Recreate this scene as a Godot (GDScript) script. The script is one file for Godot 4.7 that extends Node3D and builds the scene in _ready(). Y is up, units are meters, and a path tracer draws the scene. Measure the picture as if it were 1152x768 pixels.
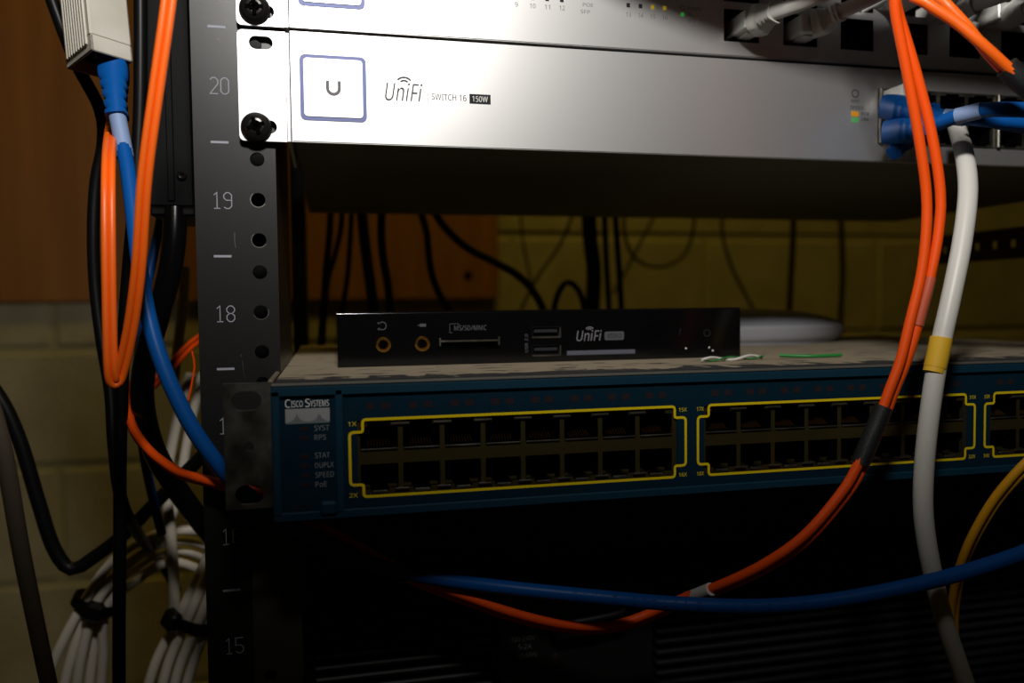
extends Node3D
# All geometry is written in millimetres (x right along the rack, y up, z towards the viewer) and scaled to metres.
const MM := 0.001
var M := {}
var used := {}
var font: SystemFont

# ---------------------------------------------------------------- helpers
func V(x: float, y: float, z: float) -> Vector3:
	return Vector3(x, y, z)

func begin() -> SurfaceTool:
	var st := SurfaceTool.new()
	st.begin(Mesh.PRIMITIVE_TRIANGLES)
	return st

func vtx(st: SurfaceTool, p: Vector3, n: Vector3, uv := Vector2.ZERO) -> void:
	st.set_normal(n)
	st.set_uv(uv)
	st.add_vertex(p * MM)

func tri(st: SurfaceTool, a: Vector3, b: Vector3, c: Vector3, n: Vector3) -> void:
	# clockwise seen from the side n points to
	if (c - a).cross(b - a).dot(n) < 0.0:
		var t := b
		b = c
		c = t
	vtx(st, a, n); vtx(st, b, n); vtx(st, c, n)

func quad(st: SurfaceTool, a: Vector3, b: Vector3, c: Vector3, d: Vector3, n := Vector3.ZERO) -> void:
	if n == Vector3.ZERO:
		n = (c - a).cross(b - a).normalized()
	var m := (c - a).cross(b - a).normalized()
	if m.dot(n) < 0.0:
		m = -m
	tri(st, a, b, c, m); tri(st, a, c, d, m)

# box with chamfered edges
func box(st: SurfaceTool, lo: Vector3, hi: Vector3, b := 0.0, xf := Transform3D.IDENTITY) -> void:
	var c := (lo + hi) * 0.5
	var h := (hi - lo) * 0.5
	b = minf(b, minf(h.x, minf(h.y, h.z)) * 0.95)
	var f := func(v: Vector3) -> Vector3: return xf * (c + v)
	var ax := [Vector3.RIGHT, Vector3.UP, Vector3.BACK]
	for i in 3:
		var j := (i + 1) % 3
		var k := (i + 2) % 3
		for s in [-1.0, 1.0]:
			var p: Vector3 = ax[i] * h[i] * s
			var u: Vector3 = ax[j] * (h[j] - b)
			var w: Vector3 = ax[k] * (h[k] - b)
			var n: Vector3 = xf.basis * (ax[i] * s)
			quad(st, f.call(p - u - w), f.call(p + u - w), f.call(p + u + w), f.call(p - u + w), n)
			if b > 0.0:
				for s2 in [-1.0, 1.0]:
					var p1: Vector3 = ax[i] * h[i] * s + ax[j] * (h[j] - b) * s2
					var p2: Vector3 = ax[i] * (h[i] - b) * s + ax[j] * h[j] * s2
					quad(st, f.call(p1 - w), f.call(p1 + w), f.call(p2 + w), f.call(p2 - w), xf.basis * (ax[i] * s + ax[j] * s2))
	if b > 0.0:
		for sx in [-1.0, 1.0]:
			for sy in [-1.0, 1.0]:
				for sz in [-1.0, 1.0]:
					var n: Vector3 = xf.basis * Vector3(sx, sy, sz).normalized()
					tri(st, f.call(V(sx * h.x, sy * (h.y - b), sz * (h.z - b))), f.call(V(sx * (h.x - b), sy * h.y, sz * (h.z - b))), f.call(V(sx * (h.x - b), sy * (h.y - b), sz * h.z)), n)

# plate in the xy plane between z0 and z1 with rectangular openings [x0, y0, x1, y1]
func plate(st: SurfaceTool, x0: float, y0: float, x1: float, y1: float, z0: float, z1: float, holes: Array) -> void:
	var xs := [x0, x1]
	var ys := [y0, y1]
	for h in holes:
		for q in [h[0], h[2]]:
			if q > x0 and q < x1: xs.append(q)
		for q in [h[1], h[3]]:
			if q > y0 and q < y1: ys.append(q)
	xs.sort(); ys.sort()
	var solid := func(i: int, j: int) -> bool:
		if i < 0 or j < 0 or i >= xs.size() - 1 or j >= ys.size() - 1: return false
		var cx: float = (xs[i] + xs[i + 1]) * 0.5
		var cy: float = (ys[j] + ys[j + 1]) * 0.5
		for h in holes:
			if cx > h[0] and cx < h[2] and cy > h[1] and cy < h[3]: return false
		return true
	for i in xs.size() - 1:
		for j in ys.size() - 1:
			if xs[i + 1] - xs[i] < 1e-4 or ys[j + 1] - ys[j] < 1e-4 or not solid.call(i, j): continue
			var a: float = xs[i]; var b: float = xs[i + 1]; var c: float = ys[j]; var d: float = ys[j + 1]
			quad(st, V(a, c, z1), V(b, c, z1), V(b, d, z1), V(a, d, z1), Vector3.BACK)
			quad(st, V(a, c, z0), V(b, c, z0), V(b, d, z0), V(a, d, z0), Vector3.FORWARD)
			if not solid.call(i - 1, j): quad(st, V(a, c, z0), V(a, d, z0), V(a, d, z1), V(a, c, z1), Vector3.LEFT)
			if not solid.call(i + 1, j): quad(st, V(b, c, z0), V(b, d, z0), V(b, d, z1), V(b, c, z1), Vector3.RIGHT)
			if not solid.call(i, j - 1): quad(st, V(a, c, z0), V(b, c, z0), V(b, c, z1), V(a, c, z1), Vector3.DOWN)
			if not solid.call(i, j + 1): quad(st, V(a, d, z0), V(b, d, z0), V(b, d, z1), V(a, d, z1), Vector3.UP)

# one rectangular cell of a plate with a rounded slot (half width sw beyond the radius r) through its middle point
func cell(st: SurfaceTool, x0: float, y0: float, x1: float, y1: float, c: Vector2, r: float, sw: float, z0: float, z1: float) -> void:
	var n := 28
	var inner: Array = []
	for i in n:
		var a := TAU * (i + 0.5) / n
		inner.append(c + Vector2(cos(a) * r + sw * signf(cos(a)), sin(a) * r))
	var outer: Array = []
	for p in inner:
		var d: Vector2 = (p - c).normalized()
		var t := 1e9
		if d.x > 1e-6: t = minf(t, (x1 - c.x) / d.x)
		if d.x < -1e-6: t = minf(t, (x0 - c.x) / d.x)
		if d.y > 1e-6: t = minf(t, (y1 - c.y) / d.y)
		if d.y < -1e-6: t = minf(t, (y0 - c.y) / d.y)
		outer.append(c + d * t)
	for i in n:
		var k := (i + 1) % n
		var p: Vector2 = inner[i]; var q: Vector2 = inner[k]; var u: Vector2 = outer[i]; var w: Vector2 = outer[k]
		for z in [z0, z1]:
			var nn := Vector3.BACK if z == z1 else Vector3.FORWARD
			quad(st, V(p.x, p.y, z), V(q.x, q.y, z), V(w.x, w.y, z), V(u.x, u.y, z), nn)
			if absf(u.x - w.x) > 1e-4 and absf(u.y - w.y) > 1e-4:
				var corner := Vector2(u.x if absf(u.x - x0) < 1e-4 or absf(u.x - x1) < 1e-4 else w.x, u.y if absf(u.y - y0) < 1e-4 or absf(u.y - y1) < 1e-4 else w.y)
				tri(st, V(u.x, u.y, z), V(w.x, w.y, z), V(corner.x, corner.y, z), nn)
		var m := (c - (p + q) * 0.5).normalized()
		quad(st, V(p.x, p.y, z0), V(q.x, q.y, z0), V(q.x, q.y, z1), V(p.x, p.y, z1), V(m.x, m.y, 0))

# vertical plate with holes one above the other: holes are [cx, cy, r, sw], from bottom to top
func strip(st: SurfaceTool, x0: float, y0: float, x1: float, y1: float, z0: float, z1: float, holes: Array) -> void:
	var y := y0
	for h in holes:
		var a: float = h[1] - h[2] - 1.0
		var b: float = h[1] + h[2] + 1.0
		if a > y: face2(st, x0, y, x1, a, z0, z1)
		cell(st, x0, maxf(a, y), x1, b, Vector2(h[0], h[1]), h[2], h[3], z0, z1)
		y = b
	if y < y1: face2(st, x0, y, x1, y1, z0, z1)
	quad(st, V(x0, y0, z0), V(x0, y1, z0), V(x0, y1, z1), V(x0, y0, z1), Vector3.LEFT)
	quad(st, V(x1, y0, z0), V(x1, y1, z0), V(x1, y1, z1), V(x1, y0, z1), Vector3.RIGHT)
	quad(st, V(x0, y0, z0), V(x1, y0, z0), V(x1, y0, z1), V(x0, y0, z1), Vector3.DOWN)
	quad(st, V(x0, y1, z0), V(x1, y1, z0), V(x1, y1, z1), V(x0, y1, z1), Vector3.UP)

func face2(st: SurfaceTool, x0: float, y0: float, x1: float, y1: float, z0: float, z1: float) -> void:
	quad(st, V(x0, y0, z1), V(x1, y0, z1), V(x1, y1, z1), V(x0, y1, z1), Vector3.BACK)
	quad(st, V(x0, y0, z0), V(x1, y0, z0), V(x1, y1, z0), V(x0, y1, z0), Vector3.FORWARD)

# smooth curve through the given points
func curve(pts: Array, step := 4.0) -> Array:
	var out: Array = []
	for i in pts.size() - 1:
		var a: Vector3 = pts[maxi(i - 1, 0)]; var b: Vector3 = pts[i]; var c: Vector3 = pts[i + 1]; var d: Vector3 = pts[mini(i + 2, pts.size() - 1)]
		var n := maxi(2, int(b.distance_to(c) / step))
		for k in n:
			out.append(b.cubic_interpolate(c, a, d, float(k) / n))
	out.append(pts[-1])
	return out

# swept tube; r is a radius or one radius per point; square > 0 makes the section boxy
func tube(st: SurfaceTool, pts: Array, r, sides := 12, square := 0.0, offset := Vector2.ZERO, up := Vector3.ZERO, uvs := 0.0) -> void:
	var n := pts.size()
	var t0: Vector3 = (pts[1] - pts[0]).normalized()
	var ref := up if up != Vector3.ZERO else (Vector3.BACK if absf(t0.z) < 0.9 else Vector3.UP)
	var e1 := (ref - t0 * ref.dot(t0)).normalized()
	var rings: Array = []
	var norms: Array = []
	var along := 0.0
	for i in n:
		var t: Vector3 = (pts[mini(i + 1, n - 1)] - pts[maxi(i - 1, 0)]).normalized()
		if up != Vector3.ZERO: e1 = up
		e1 = (e1 - t * e1.dot(t)).normalized()
		var e2 := t.cross(e1)
		var rad: float = r[i] if r is Array else r
		var ring: Array = []
		var nr: Array = []
		for k in sides:
			var a := TAU * (k + 0.5) / sides
			var d := Vector2(cos(a), sin(a))
			if square > 0.0:
				d = d / pow(pow(absf(d.x), 2.0 + square) + pow(absf(d.y), 2.0 + square), 1.0 / (2.0 + square))
			ring.append(pts[i] + e1 * (d.x * rad + offset.x) + e2 * (d.y * rad + offset.y))
			nr.append((e1 * cos(a) + e2 * sin(a)).normalized())
		rings.append(ring)
		norms.append(nr)
	for i in n - 1:
		var len: float = pts[i].distance_to(pts[i + 1])
		for k in sides:
			var m := (k + 1) % sides
			var ua := float(k) / sides
			var ub := float(k + 1) / sides
			var v0 := along * uvs
			var v1 := (along + len) * uvs
			var q := [[rings[i][k], norms[i][k], Vector2(ua, v0)], [rings[i][m], norms[i][m], Vector2(ub, v0)], [rings[i + 1][m], norms[i + 1][m], Vector2(ub, v1)], [rings[i + 1][k], norms[i + 1][k], Vector2(ua, v1)]]
			for j in [0, 2, 1, 0, 3, 2]:
				vtx(st, q[j][0], q[j][1], q[j][2])
		along += len
	for e in [0, n - 1]:
		var cc := Vector3.ZERO
		for p in rings[e]: cc += p / sides
		var nn: Vector3 = (pts[0] - pts[1]).normalized() if e == 0 else (pts[n - 1] - pts[n - 2]).normalized()
		for k in sides:
			tri(st, cc, rings[e][k], rings[e][(k + 1) % sides], nn)

# turned profile: list of Vector2(radius, height along axis)
func lathe(st: SurfaceTool, prof: Array, at: Vector3, axis: Vector3, sides := 24) -> void:
	axis = axis.normalized()
	var e1 := axis.cross(Vector3.UP if absf(axis.y) < 0.9 else Vector3.RIGHT).normalized()
	var e2 := axis.cross(e1)
	for i in prof.size() - 1:
		var p: Vector2 = prof[i]; var q: Vector2 = prof[i + 1]
		var nn := Vector2(q.y - p.y, p.x - q.x).normalized()
		for k in sides:
			var a := TAU * k / sides
			var b := TAU * (k + 1) / sides
			var da := e1 * cos(a) + e2 * sin(a)
			var db := e1 * cos(b) + e2 * sin(b)
			var na := da * nn.x + axis * nn.y
			var nb := db * nn.x + axis * nn.y
			var w := [[at + da * p.x + axis * p.y, na], [at + db * p.x + axis * p.y, nb], [at + db * q.x + axis * q.y, nb], [at + da * q.x + axis * q.y, na]]
			for j in [0, 2, 1, 0, 3, 2]:
				vtx(st, w[j][0], w[j][1])

# flat printed line
func ribbon(st: SurfaceTool, pts: Array, w: float, z: float, closed := false) -> void:
	var n := pts.size()
	var l: Array = []
	var r: Array = []
	for i in n:
		var p: Vector2 = pts[i]
		var a: Vector2 = pts[(i - 1 + n) % n] if closed or i > 0 else p
		var b: Vector2 = pts[(i + 1) % n] if closed or i < n - 1 else p
		var d1 := (p - a).normalized() if a != p else (b - p).normalized()
		var d2 := (b - p).normalized() if b != p else d1
		var m := (d1 + d2).normalized()
		if m == Vector2.ZERO: m = d1
		var o := Vector2(-m.y, m.x) * (w * 0.5 / maxf(0.5, m.dot(d1)))
		l.append(p + o); r.append(p - o)
	for i in (n if closed else n - 1):
		var k := (i + 1) % n
		quad(st, V(l[i].x, l[i].y, z), V(l[k].x, l[k].y, z), V(r[k].x, r[k].y, z), V(r[i].x, r[i].y, z), Vector3.BACK)

func arc(c: Vector2, r: float, a0: float, a1: float, n := 8, sy := 1.0) -> Array:
	var o: Array = []
	for i in n + 1:
		var a := deg_to_rad(lerpf(a0, a1, float(i) / n))
		o.append(c + Vector2(cos(a) * r, sin(a) * r * sy))
	return o

func disc(st: SurfaceTool, c: Vector3, r: float, n := 16) -> void:
	for i in n:
		tri(st, c, c + V(cos(TAU * i / n), sin(TAU * i / n), 0) * r, c + V(cos(TAU * (i + 1) / n), sin(TAU * (i + 1) / n), 0) * r, Vector3.BACK)

# polygon outline (clockwise or not), extruded from z0 to z1
func extrude(st: SurfaceTool, poly: Array, z0: float, z1: float) -> void:
	var pv := PackedVector2Array(poly)
	var idx := Geometry2D.triangulate_polygon(pv)
	for i in range(0, idx.size(), 3):
		for z in [z0, z1]:
			tri(st, V(pv[idx[i]].x, pv[idx[i]].y, z), V(pv[idx[i + 1]].x, pv[idx[i + 1]].y, z), V(pv[idx[i + 2]].x, pv[idx[i + 2]].y, z), Vector3.BACK if z == z1 else Vector3.FORWARD)
	var area := 0.0
	for i in pv.size():
		area += pv[i].cross(pv[(i + 1) % pv.size()])
	for i in pv.size():
		var a := pv[i]; var b := pv[(i + 1) % pv.size()]
		var nn := Vector2(b.y - a.y, a.x - b.x) * signf(area)
		quad(st, V(a.x, a.y, z0), V(b.x, b.y, z0), V(b.x, b.y, z1), V(a.x, a.y, z1), V(nn.x, nn.y, 0).normalized())

func rounded(x0: float, y0: float, x1: float, y1: float, r: float) -> Array:
	var o: Array = []
	o.append_array(arc(Vector2(x1 - r, y1 - r), r, 0, 90, 5)); o.append_array(arc(Vector2(x0 + r, y1 - r), r, 90, 180, 5))
	o.append_array(arc(Vector2(x0 + r, y0 + r), r, 180, 270, 5)); o.append_array(arc(Vector2(x1 - r, y0 + r), r, 270, 360, 5))
	return o

# lettering fitted into the box x0, y0, width w, height h; slant shears it
func letters(st: SurfaceTool, s: String, x0: float, y0: float, w: float, h: float, z: float, slant := 0.0, post := Transform3D.IDENTITY) -> void:
	var t := TextMesh.new()
	t.text = s
	t.font = font
	t.font_size = 64
	t.pixel_size = 0.02
	t.depth = 0.02
	t.curve_step = 2.0
	var b := t.get_aabb()
	var kx := w / maxf(b.size.x, 1e-4)
	var ky := h / maxf(b.size.y, 1e-4)
	var xf := Transform3D(Basis(V(kx, 0, 0), V(slant * ky, ky, 0), V(0, 0, 1)), Vector3.ZERO)
	xf.origin = V(x0, y0, z) - xf * V(b.position.x, b.position.y, 0)
	xf = post * xf
	var ar := t.get_mesh_arrays()
	var vs: PackedVector3Array = ar[Mesh.ARRAY_VERTEX]
	var ns: PackedVector3Array = ar[Mesh.ARRAY_NORMAL]
	var ix: PackedInt32Array = ar[Mesh.ARRAY_INDEX]
	for q in ix:
		vtx(st, xf * vs[q], (xf.basis.orthonormalized() * ns[q]).normalized())

func numbered(called: String) -> String:
	var n: int = used.get(called, 0)
	used[called] = n + 1
	return called if n == 0 else "%s_%03d" % [called, n]

func part(called: String, st: SurfaceTool, m: Material, parent: Node) -> MeshInstance3D:
	var o := MeshInstance3D.new()
	o.name = numbered(called) if parent == self else called
	o.mesh = st.commit()
	o.material_override = m
	parent.add_child(o, true)
	if parent is Node3D and parent != self:
		o.position = -base_of(parent)
	return o

func base_of(p: Node) -> Vector3:
	var b := Vector3.ZERO
	var q := p
	while q != self and q != null:
		b += (q as Node3D).position
		q = q.get_parent()
	return b

func again(called: String, mesh: Mesh, m: Material, parent: Node, at: Vector3) -> MeshInstance3D:
	var o := MeshInstance3D.new()
	o.name = called
	o.mesh = mesh
	o.material_override = m
	parent.add_child(o, true)
	o.position = at * MM - base_of(parent)
	return o

func thing(called: String, label: String, category: String, at: Vector3, group := "") -> Node3D:
	var o := Node3D.new()
	o.name = numbered(called)
	add_child(o)
	o.position = at * MM
	return tag(o, label, category, group)

func tag(o: Node3D, label: String, category: String, group := "") -> Node3D:
	o.set_meta("label", label)
	o.set_meta("category", category)
	if group != "": o.set_meta("group", group)
	return o

func structure(o: Node3D, label: String, category: String) -> Node3D:
	o.set_meta("kind", "structure")
	return tag(o, label, category)

func mat(c: Color, rough := 0.5, metal := 0.0, spec := 0.5) -> StandardMaterial3D:
	var m := StandardMaterial3D.new()
	m.albedo_color = c
	m.roughness = rough
	m.metallic = metal
	m.metallic_specular = spec
	return m

func rgb(r: int, g: int, b: int) -> Color:
	return Color8(r, g, b)

func noise_tex(seed_: int, freq: float, a: Color, b: Color, w := 512, h := 512, oct := 4) -> NoiseTexture2D:
	var f := FastNoiseLite.new()
	f.seed = seed_
	f.frequency = freq
	f.fractal_octaves = oct
	var t := NoiseTexture2D.new()
	t.width = w
	t.height = h
	t.seamless = true
	t.noise = f
	var g := Gradient.new()
	g.set_color(0, a)
	g.set_color(1, b)
	t.color_ramp = g
	return t

func cable(called: String, label: String, pts: Array, r: float, m: Material, group := "", sides := 14) -> MeshInstance3D:
	var st := begin()
	var rel: Array = []
	for p in pts: rel.append(p - pts[0])
	tube(st, curve(rel), r, sides)
	var o := MeshInstance3D.new()
	o.name = numbered(called)
	o.mesh = st.commit()
	o.material_override = m
	add_child(o)
	o.position = pts[0] * MM
	tag(o, label, "cable", group)
	return o

func middle(a: Array, b: Array) -> Array:
	var o: Array = []
	for i in a.size(): o.append((a[i] + b[i]) * 0.5)
	return o

# ---------------------------------------------------------------- scene
func _ready() -> void:
	font = SystemFont.new()
	font.font_names = PackedStringArray(["Droid Sans"])
	camera_and_light()
	materials()
	room()
	rack()
	silver_switch_lower()
	silver_switch_upper()
	units_above()
	blue_switch()
	server()
	recorder()
	access_point()
	wire_scraps()
	adapter()
	power_strip()
	cables()

func camera_and_light() -> void:
	var cam := Camera3D.new()
	cam.name = "camera"
	add_child(cam)
	var fw := V(sin(0.2263) * cos(0.0429), -sin(0.0429), -cos(0.2263) * cos(0.0429))
	var rt := V(cos(0.2263), 0, sin(0.2263))
	var up := rt.cross(fw)
	var r2 := rt * cos(-0.0115) + up * sin(-0.0115)
	var u2 := up * cos(-0.0115) - rt * sin(-0.0115)
	cam.transform = Transform3D(Basis(r2, u2, -fw), V(12.55, -65.95, 327.46) * MM)
	var at := CameraAttributesPhysical.new()
	at.frustum_focal_length = 27.934
	at.frustum_focus_distance = 0.32
	at.frustum_near = 0.02
	at.frustum_far = 20.0
	at.exposure_aperture = 7.0
	cam.attributes = at
	cam.current = true

	var env := Environment.new()
	env.background_mode = Environment.BG_COLOR
	env.background_color = Color.BLACK
	env.tonemap_mode = Environment.TONE_MAPPER_LINEAR
	env.tonemap_exposure = 1.0
	env.sdfgi_enabled = true
	env.ssao_enabled = true
	env.ssil_enabled = true
	var we := WorldEnvironment.new()
	we.name = "environment"
	we.environment = env
	add_child(we)

	# the photographer's flash, about 28 cm above the lens, its head tilted up so that the beam fades out downwards
	var fl := SpotLight3D.new()
	fl.name = "flash_light"
	fl.light_color = Color(1.0, 0.985, 0.96)
	fl.light_energy = FLASH
	fl.light_size = 0.028
	fl.spot_range = 8.0
	fl.spot_attenuation = 2.0
	fl.spot_angle = 88.0
	fl.spot_angle_attenuation = 0.35
	fl.shadow_enabled = true
	add_child(fl)
	fl.look_at_from_position(V(16, 214, 328) * MM, V(206, 740, -500) * MM, Vector3.UP)

	# the room's ceiling lamp
	var lamp := AreaLight3D.new()
	lamp.name = "ceiling_light"
	lamp.area_size = Vector2(1.2, 0.26)
	lamp.light_color = Color(1.0, 0.87, 0.26)
	lamp.light_energy = LAMP
	lamp.shadow_enabled = true
	add_child(lamp)
	lamp.transform = Transform3D(Basis(Vector3.RIGHT, -PI / 2.0), V(300, 1395, -420) * MM)

const FLASH := 0.195
const LAMP := 0.32

func materials() -> void:
	M.silver = mat(rgb(200, 199, 199), 0.48, 0.85)
	M.silver.roughness_texture = noise_tex(3, 0.35, Color(0.86, 0.86, 0.86), Color(1, 1, 1), 256, 256, 2)
	M.silver.uv1_triplanar = true
	M.silver.uv1_scale = V(60, 60, 60)
	M.ear = mat(rgb(214, 214, 216), 0.42, 0.85)
	M.chassis = mat(rgb(92, 90, 84), 0.6, 0.3)
	M.rail = mat(rgb(22, 22, 22), 0.36, 0.0, 0.5)
	M.rail.normal_enabled = true
	var nf := FastNoiseLite.new()
	nf.seed = 8
	nf.frequency = 0.2
	var nt := NoiseTexture2D.new()
	nt.width = 256
	nt.height = 256
	nt.seamless = true
	nt.as_normal_map = true
	nt.bump_strength = 3.0
	nt.noise = nf
	M.rail.normal_texture = nt
	M.rail.normal_scale = 0.12
	M.rail.uv1_triplanar = true
	M.rail.uv1_scale = V(75, 75, 75)
	M.print = mat(rgb(150, 152, 164), 0.8, 0.0, 0.2)
	M.black = mat(rgb(12, 12, 13), 0.5, 0.0, 0.2)
	M.blackgloss = mat(rgb(8, 8, 9), 0.12)
	M.rubber = mat(rgb(12, 12, 13), 0.4, 0.0, 0.3)
	M.rubbergloss = mat(rgb(12, 12, 13), 0.18)
	M.hole = mat(rgb(5, 5, 5), 1.0, 0.0, 0.05)
	M.screw = mat(rgb(46, 44, 42), 0.28, 0.75)
	M.steel = mat(rgb(150, 148, 142), 0.38, 0.9)
	M.steel.albedo_texture = noise_tex(21, 0.02, rgb(120, 116, 108), rgb(255, 255, 255), 256, 256, 5)
	M.steel.uv1_triplanar = true
	M.steel.uv1_scale = V(14, 14, 14)
	M.shield = mat(rgb(96, 86, 52), 0.36, 0.8)
	M.gold = mat(rgb(212, 150, 70), 0.3, 1.0)
	M.brass = mat(rgb(232, 178, 84), 0.22, 1.0)
	M.teal = mat(rgb(14, 50, 68), 0.55, 0.0, 0.3)
	M.tealrough = mat(rgb(12, 48, 66), 0.7, 0.0, 0.2)
	M.tealrough.albedo_texture = noise_tex(12, 0.3, rgb(150, 150, 150), rgb(255, 255, 255), 256, 256, 3)
	M.tealrough.uv1_triplanar = true
	M.tealrough.uv1_scale = V(30, 30, 30)
	M.yellowline = mat(rgb(228, 200, 14), 0.7, 0.0, 0.2)
	M.whiteprint = mat(rgb(226, 224, 220), 0.8, 0.0, 0.2)
	M.silverprint = mat(rgb(150, 150, 150), 0.8, 0.0, 0.2)
	M.greyprint = mat(rgb(124, 126, 130), 0.8, 0.0, 0.2)
	M.darkprint = mat(rgb(42, 42, 46), 0.8, 0.0, 0.2)
	M.midprint = mat(rgb(112, 112, 116), 0.8, 0.0, 0.2)
	M.dimprint = mat(rgb(80, 81, 86), 0.8, 0.0, 0.2)
	M.brownprint = mat(rgb(40, 32, 36), 0.8, 0.0, 0.2)
	M.orange = mat(rgb(248, 104, 20), 0.42)
	M.redorange = mat(rgb(244, 84, 10), 0.5, 0.0, 0.35)
	M.blue = mat(rgb(10, 78, 150), 0.38, 0.0, 0.28)
	M.white = mat(rgb(204, 202, 196), 0.42)
	M.whitecable = mat(rgb(205, 196, 180), 0.5)
	M.yellow = mat(rgb(224, 160, 26), 0.42)
	M.tape = mat(rgb(222, 176, 40), 0.6)
	M.heatshrink = mat(rgb(24, 25, 28), 0.55)
	M.heatshrink.normal_enabled = true
	M.heatshrink.normal_texture = nt
	M.heatshrink.uv1_triplanar = true
	M.heatshrink.uv1_scale = V(40, 40, 40)
	M.greycable = mat(rgb(112, 100, 86), 0.6)
	M.tag = mat(rgb(124, 146, 186), 0.6)
	M.cream = mat(rgb(210, 207, 198), 0.55)
	M.cream.albedo_texture = noise_tex(31, 0.01, rgb(215, 210, 200), rgb(255, 255, 255), 256, 256, 5)
	M.cream.uv1_triplanar = true
	M.cream.uv1_scale = V(12, 12, 12)
	M.plug = mat(rgb(205, 205, 200), 0.25)
	M.ap = mat(rgb(158, 159, 165), 0.5)
	M.green = mat(rgb(28, 120, 48), 0.45)
	M.redtube = mat(rgb(196, 92, 66), 0.35)
	M.wallcable = mat(rgb(60, 50, 24), 0.6)
	M.darkblue = mat(rgb(10, 26, 54), 0.6)
	M.barglass = mat(rgb(84, 87, 98), 0.5, 0.0, 0.3)
	M.server = mat(rgb(26, 27, 29), 0.5)
	M.bracket = mat(rgb(66, 62, 50), 0.5, 0.5)
	M.wall = mat(rgb(196, 186, 140), 0.6)
	M.mortar = mat(rgb(176, 166, 124), 0.8)
	M.floor = mat(rgb(84, 78, 68), 0.7)
	M.ceiling = mat(rgb(112, 104, 88), 0.9)
	M.sidewall = mat(rgb(118, 106, 80), 0.7)
	M.blocks = []
	for i in 4:
		var b := mat([rgb(198, 187, 150), rgb(193, 182, 146), rgb(196, 185, 148), rgb(190, 179, 144)][i], 0.55)
		b.albedo_texture = noise_tex(40 + i, 0.012, rgb(228, 226, 220), rgb(255, 255, 255), 256, 256, 5)
		b.uv1_triplanar = true
		b.uv1_scale = V(3, 3, 3)
		b.normal_enabled = true
		b.normal_texture = nt
		b.normal_scale = 0.5
		M.blocks.append(b)
	M.ply = mat(Color.WHITE, 0.55)
	M.ply.albedo_texture = plywood()
	M.lamp = mat(rgb(240, 236, 220), 0.6)
	M.lamp.emission_enabled = true
	M.lamp.emission = Color(1.0, 0.88, 0.55)
	M.lamp.emission_energy_multiplier = 0.8
	M.flashlens = mat(rgb(235, 235, 235), 0.3)
	M.flashlens.emission_enabled = true
	M.flashlens.emission = Color(1.0, 0.985, 0.96)
	M.flashlens.emission_energy_multiplier = 0.6
	M.dust = mat(Color.WHITE, 0.9)
	M.dust.albedo_texture = dust()
	M.dust.texture_repeat = false

func led(c: Color, e: float) -> StandardMaterial3D:
	var m := mat(c, 0.4)
	m.emission_enabled = true
	m.emission = c
	m.emission_energy_multiplier = e
	return m

func plywood() -> ImageTexture:
	var w := 512
	var h := 512
	var im := Image.create(w, h, false, Image.FORMAT_RGB8)
	var f := FastNoiseLite.new()
	f.seed = 5
	f.frequency = 0.006
	f.fractal_octaves = 4
	var g := FastNoiseLite.new()
	g.seed = 9
	g.frequency = 0.02
	for y in h:
		for x in w:
			var n := f.get_noise_2d(x * 5.0, y * 0.35)
			var s := g.get_noise_2d(x * 6.0 + n * 40.0, y * 0.25)
			var k := clampf(0.5 + 0.42 * n + 0.25 * s, 0.0, 1.0)
			im.set_pixel(x, y, rgb(140, 86, 34).lerp(rgb(178, 118, 54), k))
	return ImageTexture.create_from_image(im)

# grey dust settled on the dark lid; wiped streaks along the front
func dust() -> ImageTexture:
	var w := 1400
	var h := 700
	var im := Image.create(w, h, false, Image.FORMAT_RGB8)
	var f := FastNoiseLite.new()
	f.seed = 14
	f.frequency = 0.008
	f.fractal_octaves = 5
	var g := FastNoiseLite.new()
	g.seed = 15
	g.frequency = 0.4
	var e := FastNoiseLite.new()
	e.seed = 16
	e.frequency = 0.012
	for y in h:
		for x in w:
			var mm := y * 290.0 / h                      # distance from the front edge
			var streak := f.get_noise_2d(x * 0.8, y * 4.5)
			var edge := 12.0 + 8.0 * e.get_noise_2d(x * 1.0, 3.0) + 9.0 * e.get_noise_2d(x * 2.5, 40.0)
			var k := smoothstep(edge - 1.2, edge + 2.2, mm + streak * 13.0)
			if mm > edge + 4.0:
				k = minf(k, smoothstep(-0.62 + 0.5 * exp(-mm / 22.0), -0.34 + 0.5 * exp(-mm / 22.0), f.get_noise_2d(x * 1.2 + 900.0, y * 5.0)))
			var grain := g.get_noise_2d(x, y) * 0.10
			var c := rgb(38, 38, 38).lerp(rgb(152, 138, 114), clampf(k * (0.92 + grain), 0.0, 1.0))
			im.set_pixel(x, y, c)
	return ImageTexture.create_from_image(im)

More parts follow.
